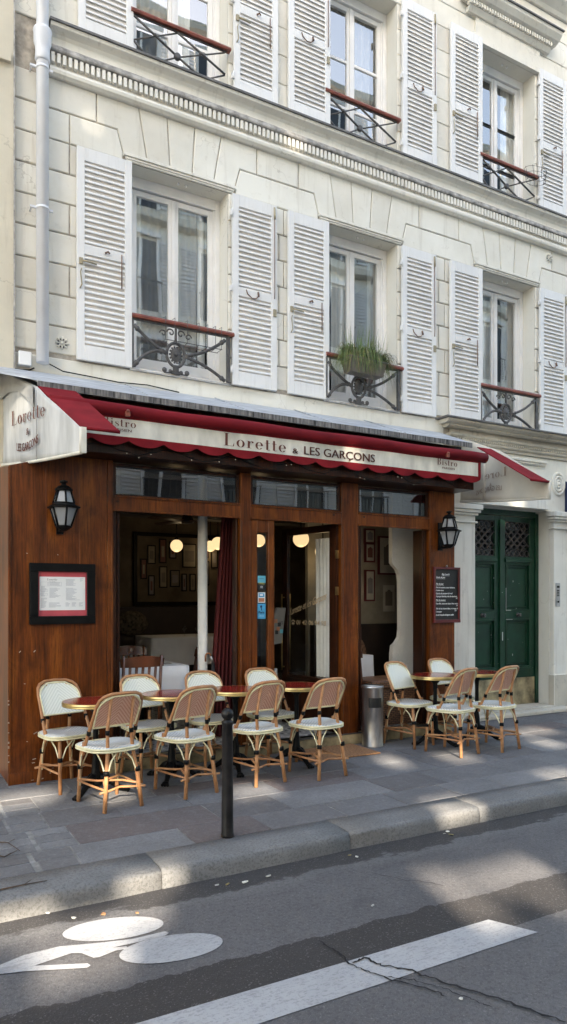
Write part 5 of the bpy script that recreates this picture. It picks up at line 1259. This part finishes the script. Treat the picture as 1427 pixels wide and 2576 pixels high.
# interior dining tables, chairs, glasses
def wine_glass(x, y, z, label):
    m = MB(); m.lathe([(.030, 0), (.030, .003), (.004, .006), (.004, .075), (.02, .09), (.034, .115), (.034, .14), (.028, .17)], (x, y, z), 14)
    m.f = m.f[:-1]; m.mi = m.mi[:-1]; m.t = m.t[:-1]; m.sm = m.sm[:-1]
    tag(m.build('wine_glass', 'wineglass'), label, 'glass', 'wine glasses on the cloths')
def cloth_table(x, y, w, d, label, cl, mat='cloth', zs=1.06):
    t = thing('dining_table', label, 'table', (x, y, FL)); t.scale = (1, 1, zs); m = MB()
    m.box(-w/2+.02, w/2-.02, -d/2+.02, d/2-.02, .70, .735); m.build('tabletop', 'chairwood', t)
    m = MB(); m.tube([(0, 0, .02), (0, 0, .70)], .035, 10); m.box(-.22, .22, -.03, .03, 0, .03); m.box(-.03, .03, -.22, .22, .0, .031); m.build('pedestal', 'black', t)
    c = MB(); n = 48; rings = []
    for lv, (z, ex) in enumerate(((.741*zs, -.004), (.738*zs, .006), (.62*zs, .012), (.40*zs, .03))):
        pts = []
        for i in range(n):
            s_ = i/n*4; e = int(s_); f = s_-e; hw, hd = w/2+ex, d/2+ex
            p = [(-hw+2*hw*f, -hd), (hw, -hd+2*hd*f), (hw-2*hw*f, hd), (-hw, hd-2*hd*f)][e % 4]
            wv = .02*math.sin(i*1.9)*lv/3; L_ = math.hypot(*p); zz = z-(.10*abs(2*f-1)**6 if lv == 3 else 0)
            pts.append((x+p[0]*(1+wv/L_), y+p[1]*(1+wv/L_), FL+zz))
        c.v += pts
    for l in range(3):
        for i in range(n): j = (i+1) % n; c.face([l*n+i, l*n+j, (l+1)*n+j, (l+1)*n+i], 0, 0, True)
    c.face(list(range(n)))
    tag(c.build('tablecloth', mat), cl, 'tablecloth', 'white tablecloths in the bistro')
cloth_table(2.40, 7.33, .78, .75, 'square dining table just inside the left opening', 'bright white tablecloth just inside the left opening')
cloth_table(2.45, 8.6, .7, .7, 'square dining table behind the nearest inner one', 'white tablecloth with glasses on the second table inside')
cloth_table(4.1, 10.4, 1.3, .8, 'long dining table in the dark back of the room', 'dim white tablecloth on the long back table', zs=1.22)
cloth_table(5.06, 7.3, .40, .4, 'small dining table inside the right opening', 'white tablecloth corner inside the right opening')
wine_glass(2.28, 7.30, FL+.787, 'wine glass nearest the opening on the bright tablecloth'); wine_glass(2.40, 8.45, FL+.787, 'wine glass on the second inner table'); wine_glass(4.02, 10.2, FL+.906, 'left wine glass of the pair on the dim back table'); wine_glass(4.22, 10.2, FL+.906, 'right wine glass of the pair on the dim back table')
m = MB(); m.box(2.5, 2.51, 7.15, 7.35, FL+.788, FL+.791); m.box(2.54, 2.56, 7.15, 7.35, FL+.788, FL+.791); m.tube([(2.65+.04*math.cos(i*.5), 7.2+.04*math.sin(i*.5), FL+.792) for i in range(13)], .004, 5)
tag(m.build('cutlery', 'steel'), 'knife and fork laid on the bright tablecloth inside', 'cutlery')
def wood_chair(loc, rz, label):
    t = thing('wooden_chair', label, 'chair', loc, rz, 'dark wooden chairs inside')
    m = MB(); m.box(-.2, .2, -.2, .2, .44, .465); m.build('seat', 'chairwood', t, bevel=.01)
    for sx in (-1, 1):
        for sy in (-1, 1):
            m = MB()
            if sy < 0: m.tube([(sx*.18, -.19, 0), (sx*.18, -.19, .46), (sx*.185, -.25, .90)], .016, 6)
            else: m.tube([(sx*.18, .18, 0), (sx*.17, .17, .45)], .016, 6)
            m.build('leg', 'chairwood', t)
    m = MB(); n = 12
    for i in range(n+1):
        a = -1+2*i/n; y = -.225-.05*(1-a*a); m.v += [(a*.215, y-.02, .90-.03*a*a), (a*.215, y, .90-.03*a*a), (a*.21, y+.015, .79), (a*.21, y-.005, .79)]
    for i in range(n):
        for k in range(4): l = (k+1) % 4; m.face([i*4+k, i*4+l, (i+1)*4+l, (i+1)*4+k])
    m.face([0, 1, 2, 3]); m.face([n*4+k for k in range(4)]); m.build('top_rail', 'chairwood', t)
    for k in range(5):
        m = MB(); a = -.12+.06*k; m.tube([(a, -.19, .46), (a*1.05, -.255, .80)], .009, 6, flat=1.6); m.build('spindle', 'chairwood', t)
    return t
wood_chair((2.20, 6.88, FL+.03), R(-2), 'dark slatted wooden chair backing onto the left opening, before the bright cloth')
wood_chair((2.84, 7.45, FL+.03), R(72), 'dark wooden chair at the right side of the bright cloth')
wood_chair((2.55, 7.85, FL+.03), R(190), 'dark wooden chair between the two white tables')
wood_chair((5.03, 7.0, FL), R(-80), 'dark wooden chair inside the right opening, beside the cushion')
m = MB(); m.sphere((0, 0, 0), 1, 0, 16, (.26, .09, .24)); cu = m.build('cushion', plain('patterned_cushion', (.22, .12, .075), .9, var=.5, vs=40), loc=(5.22, 7.55, .95)); cu.rotation_euler = (R(-20), R(8), 0); tag(cu, 'brown patterned cushion leaning on the bench inside the right opening', 'cushion')
m = MB(); m.sphere((0, 0, 0), 1, 0, 16, (.27, .08, .2)); cu = m.build('cushion', plain('floral_cushion', (.10, .08, .055), .9, var=.6, vs=22), loc=(3.5, 11.15, 1.2)); tag(cu, 'pale flowered cushion on the dark bench at the back', 'cushion')
m = MB(); m.box(-.2, .2, -.04, .04, -.15, .15); cu = m.build('cushion', plain('rust_cushion', (.12, .035, .015), .8), bevel=.03, loc=(5.28, 7.66, 1.10)); tag(cu, 'rust brown leather cushion behind the patterned one', 'cushion')
# umbrella hanging on the column
um = thing('umbrella', 'closed umbrella hanging by its curved cane handle beside the white column', 'umbrella', (2.985, 6.90, .94))
m = MB(); P = [(-.03, 0, .0)]+[(-.0-.03*math.cos(R(a)), 0, .055+.03*math.sin(R(a))) for a in range(0, 181, 30)]; m.tube(P, .010, 8); m.build('handle', 'rattandark', um)
m = MB(); m.tube([(.03, 0, .055), (.055, 0, -.02)], .014, 8); m.build('ferrule', 'steel', um)
m = MB(); m.tube([(.052, 0, -.02), (.06, 0, -.2), (.06, 0, -.62)], .02, 8, rs=[.018, .03, .01]); m.build('folded_canopy', 'blackboard', um)

# ------------------------------------------------------------------ terrace furniture
def bistro_chair(label):
    t = thing('bistro_chair', label, 'chair', (0, 0, 0), 0, 'rattan bistro chairs on the terrace')
    # faces local +y; hoop back leans towards -y
    def hoop(a, inset=0, dz=0, dy=0):      # a from 0 (left foot at the seat) to 1 (right foot)
        # arch: legs rise from the seat sides, round over the top
        w0, w1, zt_, zb_ = .205-inset, .175-inset, .885-inset+dz, .43
        if a < .36: u = a/.36; x = -w0-(w1+.012-w0)*u; z = zb_+(zt_-.13-zb_)*u
        elif a > .64: u = (1-a)/.36; x = w0+(w1+.012-w0)*u; z = zb_+(zt_-.13-zb_)*u
        else:
            u = (a-.36)/.28; an = math.pi*(1-u); c_ = math.cos(an); s_ = math.sin(an)
            x = (w1+.012)*math.copysign(abs(c_)**.62, c_); z = zt_-.13+.13*abs(s_)**.62
        tt = (z-.43)/.45
        bow = -.035*max(0, (z-.60)/.28)*(1-(x/.2)**2)
        y = .03-.235*tt + bow + dy
        return Vector((x, y, z))
    m = MB(); m.tube([hoop(i/30) for i in range(31)], .0135, 8); m.build('back_frame', 'rattan', t)
    # woven panel, bowed
    m = MB(); nx, nz = 14, 10; zlo, zhi = .615, .865
    def pan(u, v, dy):
        z = zlo+(zhi-zlo)*v; hw = .178 - .10*max(0, (v-.55)/.45)**2.6
        x = hw*u; tt = (z-.43)/.45
        return Vector((x, .03-.235*tt-.035*max(0, (z-.60)/.28)*(1-(x/.2)**2)+dy, z))
    for side, dy in ((0, -.004), (1, .010)):
        o = len(m.v)
        for i in range(nx+1):
            for k in range(nz+1): m.v.append(tuple(pan(-1+2*i/nx, k/nz, dy)))
        for i in range(nx):
            for k in range(nz): m.face([o+i*(nz+1)+k, o+(i+1)*(nz+1)+k, o+(i+1)*(nz+1)+k+1, o+i*(nz+1)+k+1], side, 0, True)
    m.build('backrest', ['weaveback', 'weave'], t, uv=lambda c: (c.x, c.z))
    m = MB(); rim = [pan(-1, v/8, -.008) for v in range(9)]+[pan(-1+2*u/10, 1, -.008) for u in range(1, 10)]+[pan(1, 1-v/8, -.008) for v in range(9)]+[pan(1-2*u/10, 0, -.008) for u in range(1, 10)]
    m.tube(rim, .0088, 6, 0, True)
    rim = [p+Vector((0, .020, 0)) for p in rim]
    m.tube(rim, .007, 6, 0, True); m.build('back_binding', 'pale', t)
    # seat
    sh = []
    for k in range(40):
        a = 2*math.pi*k/40; c_, s_ = math.cos(a), math.sin(a); e = .55
        x = .215*math.copysign(abs(c_)**e, c_); y = .205*math.copysign(abs(s_)**e, s_); x *= 1+.10*(y/.2)*.9
        wv = 1+.02*math.cos(4*a)
        sh.append((x*wv, y*wv))
    m = MB(); rings = [(1.0, .448), (1.0, .462), (.97, .472), (.8, .478), (.45, .470), (.02, .466)]
    for sc, z in rings: m.v += [(x*sc, y*sc+.0, z-(.012 if abs(y) > .19 and abs(x) < .1 and sc > .7 else 0)) for x, y in sh]
    for l in range(5):
        for k in range(40): j = (k+1) % 40; m.face([l*40+k, l*40+j, (l+1)*40+j, (l+1)*40+k], 0, 0, True)
    m.face(list(range(40))[::-1]); m.build('seat', 'weaveseat', t, uv=lambda c: (c.x, c.y))
    m = MB()
    for z in (.443, .460): m.tube([(x*1.015, y*1.015, z) for x, y in sh], .0085, 6, 0, True)
    m.build('seat_binding', 'pale', t)
    # legs; rear ones run on up behind the backrest
    for sx in (-1, 1):
        m = MB(); m.tube([(sx*.155, -.225, 0), (sx*.13, -.20, .25), (sx*.105, -.175, .44), (sx*.098, -.155, .60), (sx*.092, -.215, .86)], .015, 8, rs=[.0165, .0165, .015, .014, .012])
        l = m.build('rear_leg', 'rattan', t)
        b = MB()
        b.tube([(sx*.134, -.203, .27), (sx*.130, -.199, .305)], .0215, 8); b.build('joint_band', 'black', l); b = MB(); b.tube([(sx*.101, -.160, .565), (sx*.099, -.160, .60)], .0175, 8)
        b.build('joint_band', 'black', l)
        m = MB(); m.tube([(sx*.165, .205, 0), (sx*.16, .19, .25), (sx*.15, .165, .45)], .0155, 8)
        l = m.build('front_leg', 'rattan', t)
        b = MB(); b.tube([(sx*.161, .193, .26), (sx*.160, .191, .295)], .021, 8); b.build('joint_band', 'black', l)
        b = MB(); P = [hoop(.0 if sx < 0 else 1.0)]; b.tube([(sx*.205, .02, .50), (sx*.205, .03, .40)], .014, 6); b.build('frame_foot', 'rattan', t)
        b = MB(); p = hoop(.16 if sx < 0 else .84); b.tube([p+Vector((0, 0, -.018)), p+Vector((0, -.006, .018))], .017, 8); b.build('joint_band', 'black', t)
        for (ax, ay) in ((.134, -.203), (.161, .193)):      # curved braces from each leg up to the seat
            for (tx, ty) in (((sx*.03, ay*.92), (sx*ax*1.15, ay*.35))):
                b = MB(); b.tube([(sx*ax+(tx-sx*ax)*.03, ay+(ty-ay)*.06, .13), (sx*ax*.99+(tx-sx*ax)*.12, ay+(ty-ay)*.10, .28), (sx*ax+(tx-sx*ax)*.45, ay+(ty-ay)*.45, .37), (tx, ty, .44)], .0065, 6)
                b.build('brace', 'pale', t)
    for P in ([(-.168, .21, .165), (-.16, 0, .165), (-.145, -.215, .165)], [(.168, .21, .165), (.16, 0, .165), (.145, -.215, .165)],
              [(-.165, .19, .178), (-.08, .04, .18), (0, .0, .18), (.08, -.06, .18), (.142, -.205, .178)], [(.165, .19, .19), (.08, .04, .192), (0, 0, .194), (-.08, -.06, .192), (-.142, -.205, .19)],
              [(-.19, -.215, .15), (-.10, -.20, .155), (0, -.16, .16), (.10, -.20, .155), (.19, -.215, .15)]):
        m = MB(); m.tube(P, .0095, 6); m.build('stretcher', 'rattan', t)
    return t
chairs = [
 ((1.56, 5.53), 11, 'front rattan chair nearest the camera at the far left, its back to the street'),
 ((2.215, 5.59), 13, 'front rattan chair just left of the black bollard, back to the street'),
 ((2.89, 5.63), 8, 'front rattan chair just right of the black bollard, back to the street'),
 ((3.48, 5.55), 6, 'front rattan chair beside the doormat, back to the street'),
 ((5.17, 5.62), 12, 'rattan chair backing onto the street, left of the two nearest the green door'),
 ((5.73, 5.59), 9, 'rattan chair with its back to the street, rightmost of all'),
 ((1.385, 6.20), 194, 'rattan chair facing the street against the wooden panel below the menu'),
 ((2.10, 6.22), 188, 'rattan chair facing the street in front of the inner white tablecloth'),
 ((2.73, 6.24), 184, 'rattan chair facing the street in front of the white column'),
 ((3.36, 6.22), 186, 'rattan chair facing the street in front of the narrow leaf with stickers'),
 ((5.04, 6.15), 193, 'rattan chair facing the street beside the steel ash bin'),
 ((5.72, 6.22), 187, 'rattan chair facing the street below the chalkboard'),
]
c0 = bistro_chair(chairs[0][2])
for i, ((x, y), a, lab) in enumerate(chairs):
    if i == 0: c0.location = (x, y, .001); c0.rotation_euler = (0, 0, R(a)); c0['label'] = lab
    else: dup(c0, (x, y, .001), R(a), lab)
def bistro_table(label):
    t = thing('bistro_table', label, 'table', (0, 0, 0), 0, 'round bistro tables on the terrace')
    m = MB(); m.lathe([(.255, .752), (.262, .755), (.262, .757)], n=48); m.build('tabletop', 'tabletop', t)
    m = MB(); m.lathe([(.245, .722), (.268, .722), (.270, .729), (.266, .733), (.270, .738), (.270, .746), (.266, .750), (.268, .757), (.262, .7585), (.258, .7565)], n=48); m.build('brass_edge', 'brass', t)
    m = MB(); m.lathe([(.045, .10), (.05, .13), (.034, .18), (.032, .24), (.023, .30), (.021, .60), (.026, .66), (.06, .70), (.10, .721)], n=16); m.lathe([(.05, .06), (.06, .08), (.046, .11)], n=16)
    m.build('pedestal', 'black', t)
    for k in range(3):
        a = R(100+120*k); c_, s_ = math.cos(a), math.sin(a)
        m = MB(); m.tube([(c_*.03, s_*.03, .13), (c_*.09, s_*.09, .11), (c_*.15, s_*.15, .065), (c_*.20, s_*.20, .03), (c_*.235, s_*.235, .02)], .02, 8, rs=[.034, .03, .024, .02, .022])
        m.sphere((c_*.245, s_*.245, .022), .030, 0, 8, (1, 1, .72)); 
        for d in (-.35, 0, .35): m.sphere(((.262)*math.cos(a+d*.25), (.262)*math.sin(a+d*.25), .013), .014, 0, 6)
        m.sphere((c_*.11, s_*.11, .085), .032, 0, 8, (1, 1, .8)); m.build('claw_foot', 'black', t)
    return t
tables = [((1.545, 5.89), 'round red bistro table with brass edge below the menu, leftmost'), ((2.245, 6.0), 'round red bistro table, second from the left panel, left of the bollard'), ((2.87, 6.0), 'round red bistro table standing behind the bollard'),
          ((3.52, 5.99), 'round red bistro table in front of the bistro door'), ((5.31, 6.03), 'round red bistro table right of the ash bin'), ((5.93, 6.03), 'round red bistro table below and right of the chalkboard')]
t0 = bistro_table(tables[0][1])
for i, ((x, y), lab) in enumerate(tables):
    if i == 0: t0.location = (x, y, .002)
    else: dup(t0, (x, y, .002), R(17*i), lab)
# bollard
bo = thing('bollard', 'black cast iron bollard with a ball top on the edge of the pavement', 'bollard', (2.03, 4.37, 0))
m = MB(); m.lathe([(.044, 0), (.044, .02), (.041, .03), (.036, .755), (.040, .765), (.040, .775), (.027, .782), (.024, .79)], n=20); m.build('post', 'blackpaint', bo)
m = MB(); m.sphere((0, 0, .823), .041, 0, 18); m.build('ball', 'blackpaint', bo)
# ash bin
ab = thing('ash_bin', 'brushed steel cylindrical ash bin with a dark slot beside the doorway', 'bin', (4.66, 6.30, 0))
m = MB(); m.lathe([(.118, .0), (.120, .004), (.116, .01), (.116, .62), (.120, .624), (.122, .636), (.122, .652), (.108, .656), (.098, .640)], n=36); m.build('body', 'steel', ab)
m = MB(); n = 14
for i in range(n+1):
    a = R(-125+75*i/n); m.v += [(.1168*math.cos(a), .1168*math.sin(a), .425), (.1168*math.cos(a), .1168*math.sin(a), .53)]
for i in range(n): m.face([2*i, 2*i+2, 2*i+3, 2*i+1], 0, 0, True)
sb = m.build('slot', 'blackboard', ab); sb.rotation_euler = (0, 0, R(-22))
m = MB(); m.lathe([(.096, .63), (.096, .642)], n=24); m.build('ash_tray', 'rough', ab)
m = MB(); 
m.prism_xy([(3.60, 5.93), (4.48, 5.915), (4.475, 6.44), (3.61, 6.44)], .003, .018); tag(m.build('doormat', 'mat', bevel=.004), 'light brown coir doormat on the pavement before the bistro door', 'doormat')
# wicker trunk
wt = thing('wicker_trunk', 'brown woven wicker trunk standing inside the right opening', 'basket', (5.27, 6.86, FL))
m = MB(); m.box(-.36, .30, -.22, .22, 0, .42); m.build('body', 'wicker', wt, bevel=.015)
m = MB(); m.box(-.375, .315, -.235, .235, .425, .53); m.build('lid', 'wicker', wt, bevel=.02)
m = MB(); m.box(-.06, .0, -.25, -.236, .37, .47); m.build('strap', 'wooddark', wt)
m = MB(); m.tube([(.12, -.236, .45), (.12, -.26, .45), (.2, -.26, .45), (.2, -.236, .45)], .008, 6); m.build('handle', 'wooddark', wt)
# window box with grass on the middle guard
pl = thing('planter', 'taupe plastic window box on the middle iron guard full of grass', 'planter', (5.05, 7.0, 4.27), R(3))
m = MB(); m.add([(-.24, -.07, 0), (.24, -.07, 0), (.24, .07, 0), (-.24, .07, 0), (-.28, -.095, .17), (.28, -.095, .17), (.28, .095, .17), (-.28, .095, .17)], [(0, 3, 2, 1), (0, 1, 5, 4), (1, 2, 6, 5), (2, 3, 7, 6), (3, 0, 4, 7)])
for a, b in (((-.29, -.103, .165), (.29, -.103, .165)), ((-.29, .103, .165), (.29, .103, .165)), ((-.285, -.1, .165), (-.285, .1, .165)), ((.285, -.1, .165), (.285, .1, .165))): m.tube([a, b], .010, 6)
for x in (-.14, -.02, .12): m.tube([(x, -.074, .01), (x*1.1, -.094, .16)], .004, 5)
m.build('box', 'planter', pl)
m = MB(); m.box(-.27, .27, -.085, .085, .12, .155); m.build('soil', 'soil', pl)
gr = tag(thing('ornamental_grass', 'drooping green ornamental grass spilling over the taupe window box', 'plant', (5.05, 7.0, 4.41), R(3)))
rg = random.Random(9)
def blades(n, mat, up):
    m = MB()
    for _ in range(n):
        x = rg.uniform(-.26, .27); y = rg.uniform(-.07, .06); a = rg.uniform(0, 6.28); L_ = rg.uniform(.18, .46)
        out = rg.uniform(.02, .12) if up else rg.uniform(.08, .26); dr = rg.uniform(.05, .30) if not up else 0
        a = rg.gauss(-1.57, 1.0) if not up else a
        if x < -.15: a = rg.gauss(3.3, .6)
        if x > .17: a = rg.gauss(-.2, .7)
        P = []
        for i in range(6):
            t = i/5; h = (L_*t if up else (.06+.35*L_)*math.sin(t*2.5)-dr*t*t); P.append(Vector((x+math.cos(a)*out*t, y+math.sin(a)*out*t*.8, h)))
        w = rg.uniform(.0022, .0045); o = len(m.v); sd = Vector((-math.sin(a), math.cos(a), 0))
        if up: sd = Vector((math.cos(a+1), math.sin(a+1), 0))
        for i, p in enumerate(P): k = w*(1-.8*(i/5)**2); m.v += [tuple(p-sd*k), tuple(p+sd*k)]
        for i in range(5): m.face([o+2*i, o+2*i+1, o+2*i+3, o+2*i+2], 0, 0, True)
    return m
blades(800, 'leaf', False).build('leaves', 'leaf', gr); blades(170, 'leaf', True).build('upright_blades', 'leaf', gr); blades(230, 'leafdry', False).build('dry_leaves', 'leafdry', gr)
# litter by the kerb and twigs
rl = random.Random(12)
for i, (px_, py_) in enumerate(((545, 2226), (572, 2224), (615, 2219), (676, 2203), (880, 2151), (897, 2155), (1118, 2096), (1135, 2099), (1127, 2091), (185, 2308), (260, 2298), (938, 2277), (1160, 2512), (345, 2296), (120, 2296))):
    x, y = ug(px_, py_, -.11); m = MB(); s_ = rl.uniform(.010, .020); n = 5
    P = [(s_*rl.uniform(.6, 1.3)*math.cos(2*math.pi*k/n), s_*rl.uniform(.4, .9)*math.sin(2*math.pi*k/n)) for k in range(n)]
    m.prism_xy(P, 0, rl.uniform(.003, .008)); o_ = m.build('litter', ['kbump', 'leafdry', 'trim', 'mat'][i % 3 if i < 9 else rl.randrange(4)], loc=(x, y, -.113)); o_.rotation_euler = (rl.uniform(-.3, .3), rl.uniform(-.3, .3), 0)
    tag(o_, 'tiny scrap of litter lying in the gutter or on the road', 'litter', 'scraps of litter by the kerb')
for pts, lab in ((((-10, 2240), (60, 2228), (118, 2215)), 'longest dry twig on the pavement at the left edge, nearest the kerb'), (((-10, 2118), (20, 2122), (50, 2140)), 'short curved dry twig at the left edge, farthest from the kerb'), (((-10, 2150), (10, 2158), (42, 2140)), 'thin dry twig at the left edge between two others')):
    m = MB(); P = [(*ug(a, b, .008), .008+.006*(k % 2)) for k, (a, b) in enumerate(pts)]
    m.tube(P, .004, 5, rs=[.005, .004, .002]); m.tube([P[1], (P[1][0]+.05, P[1][1]+.06, .012)], .002, 5); tag(m.build('twig', 'twig'), lab, 'twig', 'dry twigs on the pavement')

# ------------------------------------------------------------------ building across the street (reflected in the panes, sized to shade the street, openings added for sun patches)
opb = thing('opposite_building', 'pale stone building across the street seen only as reflections in the panes', 'building')
OY = -6.0; HT = 17.2
def back(px, py, z=None, Y=None):
    if Y is None: x, y = ug(px, py, z); p = Vector((x, y, z))
    else:
        s_, c_ = math.sin(R(29.4)), math.cos(R(29.4)); k = (px-713)/1800; t = Y/(c_-s_*k); p = Vector((t*(s_+c_*k), Y, 1.6+(1505-py)/1800*t))
    t = (OY-p.y)/SUN.y; q = p+SUN*t; return q.x, q.z
sun_gaps = []
def gap(q, w, h): sun_gaps.append((q[0]-w/2, q[0]+w/2, q[1]-h/2, q[1]+h/2))  # invented opening in the wall, placed to let a patch of sun through
for px_, py_, z_, w_, h_ in ((1290, 2205, -.12, .60, .20), (1160, 2250, -.12, .26, .34), (1400, 2265, -.12, .3, .10), (385, 2215, 0, .34, .13), (250, 2325, -.12, .75, .13), (215, 2425, -.12, .42, .14), (30, 2330, -.12, .4, .14),
                            (1150, 2030, 0, .40, .22), (985, 1915, 0, .24, .18), (640, 1990, 0, .42, .13), (1150, 1905, 0, .36, .13), (1340, 1840, 0, .60, .14), (1380, 1870, 0, .3, .12), (60, 2010, 0, .5, .15), (1410, 1950, 0, .4, .12), (290, 2000, 0, .3, .14)):
    gap(back(px_, py_, z_), w_, h_)
gap(back(232, 300, Y=7.12), .03, .08); gap(back(740, 345, Y=7.05), .16, .05); gap(back(50, 1030, Y=6.7), .05, .3)
gap(back(1300, 1262, Y=7.03), .20, .06); gap(back(885, 1145, Y=6.1), .08, .08); pass
# merge to a raster so that overlapping gaps stay one opening
cell = .05; xs0, nxs, nzs = -10.0, 400, int(HT/cell)+2
def isg(x, z): return any(a <= x <= b and c <= z <= d for a, b, c, d in sun_gaps)
gx0 = min(g[0] for g in sun_gaps)-.2; gx1 = max(g[1] for g in sun_gaps)+.2; gz0 = min(g[2] for g in sun_gaps)-.2; gz1 = max(g[3] for g in sun_gaps)+.2
m = MB()
def bigq(x0, x1, z0, z1):
    m.quad((x0, OY, z0), (x1, OY, z0), (x1, OY, z1), (x0, OY, z1))
bigq(-12, gx0, -.2, HT); bigq(gx1, 30, -.2, HT); bigq(gx0, gx1, -.2, gz0); bigq(gx0, gx1, gz1, HT) if gz1 < HT else None
zlv = sorted({gz0, gz1, *[max(gz0, min(gz1, v)) for g in sun_gaps for v in (g[2], g[3])]})
for z, z2 in zip(zlv, zlv[1:]):
    xlv = sorted({gx0, gx1, *[v for g in sun_gaps if g[2] < z2 and g[3] > z for v in (g[0], g[1])]})
    for x, x2 in zip(xlv, xlv[1:]):
        if not isg((x+x2)/2, (z+z2)/2): m.quad((x, OY, z), (x2, OY, z), (x2, OY, z2), (x, OY, z2))
z = gz1
while z < gz1-1e-6:
    z2 = min(gz1, z+cell); x = gx0; run = None
    while x < gx1-1e-6:
        x2 = min(gx1, x+cell); g = isg((x+x2)/2, (z+z2)/2)
        if not g and run is None: run = x
        if g and run is not None: m.quad((run, OY, z), (x, OY, z), (x, OY, z2), (run, OY, z2)); run = None
        x = x2
    if run is not None: m.quad((run, OY, z), (gx1, OY, z), (gx1, OY, z2), (run, OY, z2))
    z = z2
m.build('wall', plain('opposite_stone', (.82, .80, .74), .9, var=.1, vs=1.5), opb)
darkp = plain('opposite_pane', (.05, .055, .06), .15)
for fl_ in range(6):
    zb = 1.0+3.1*fl_
    for b in range(17):
        x = -10+2.4*b
        if any(a-1.1 < x < b_+1.1 and c-.1 < zb+1.1+1 and d > zb-.1 for a, b_, c, d in sun_gaps) or x > 29: continue
        w = MB(); w.box(x-.5, x+.5, OY+.01, OY+.03, zb, zb+2.1, 1)
        w.box(x-.04, x+.04, OY+.03, OY+.05, zb, zb+2.1); w.box(x-.6, x-.5, OY+.01, OY+.1, zb-.05, zb+2.2); w.box(x+.5, x+.6, OY+.01, OY+.1, zb-.05, zb+2.2); w.box(x-.62, x+.62, OY+.01, OY+.16, zb+2.2, zb+2.35)
        wn = w.build('window', ['frame', darkp], opb)
        w = MB()
        for s_ in (-1, 1):
            for q in range(20): w.box(x+s_*.86-.25, x+s_*.86+.25, OY+.03, OY+.06, zb+.05+q*.105, zb+.12+q*.105)
        w.build('shutter', 'shutter', wn)
        w = MB(); w.box(x-.6, x+.6, OY+.2, OY+.24, zb+.8, zb+.84)
        for q in range(9): w.box(x-.56+q*.14, x-.545+q*.14, OY+.2, OY+.22, zb, zb+.8)
        w.build('railing', 'iron', wn)
m = MB()
for k in range(1, 7): m.extr_x([(OY+.005, .55+3.1*k), (OY+.3, .58+3.1*k), (OY+.35, .75+3.1*k), (OY+.005, .8+3.1*k)], gx1 if k*3.1+1 > gz0 and k*3.1 < gz1 else -12, 30)
m.build('cornice', 'trim', opb)
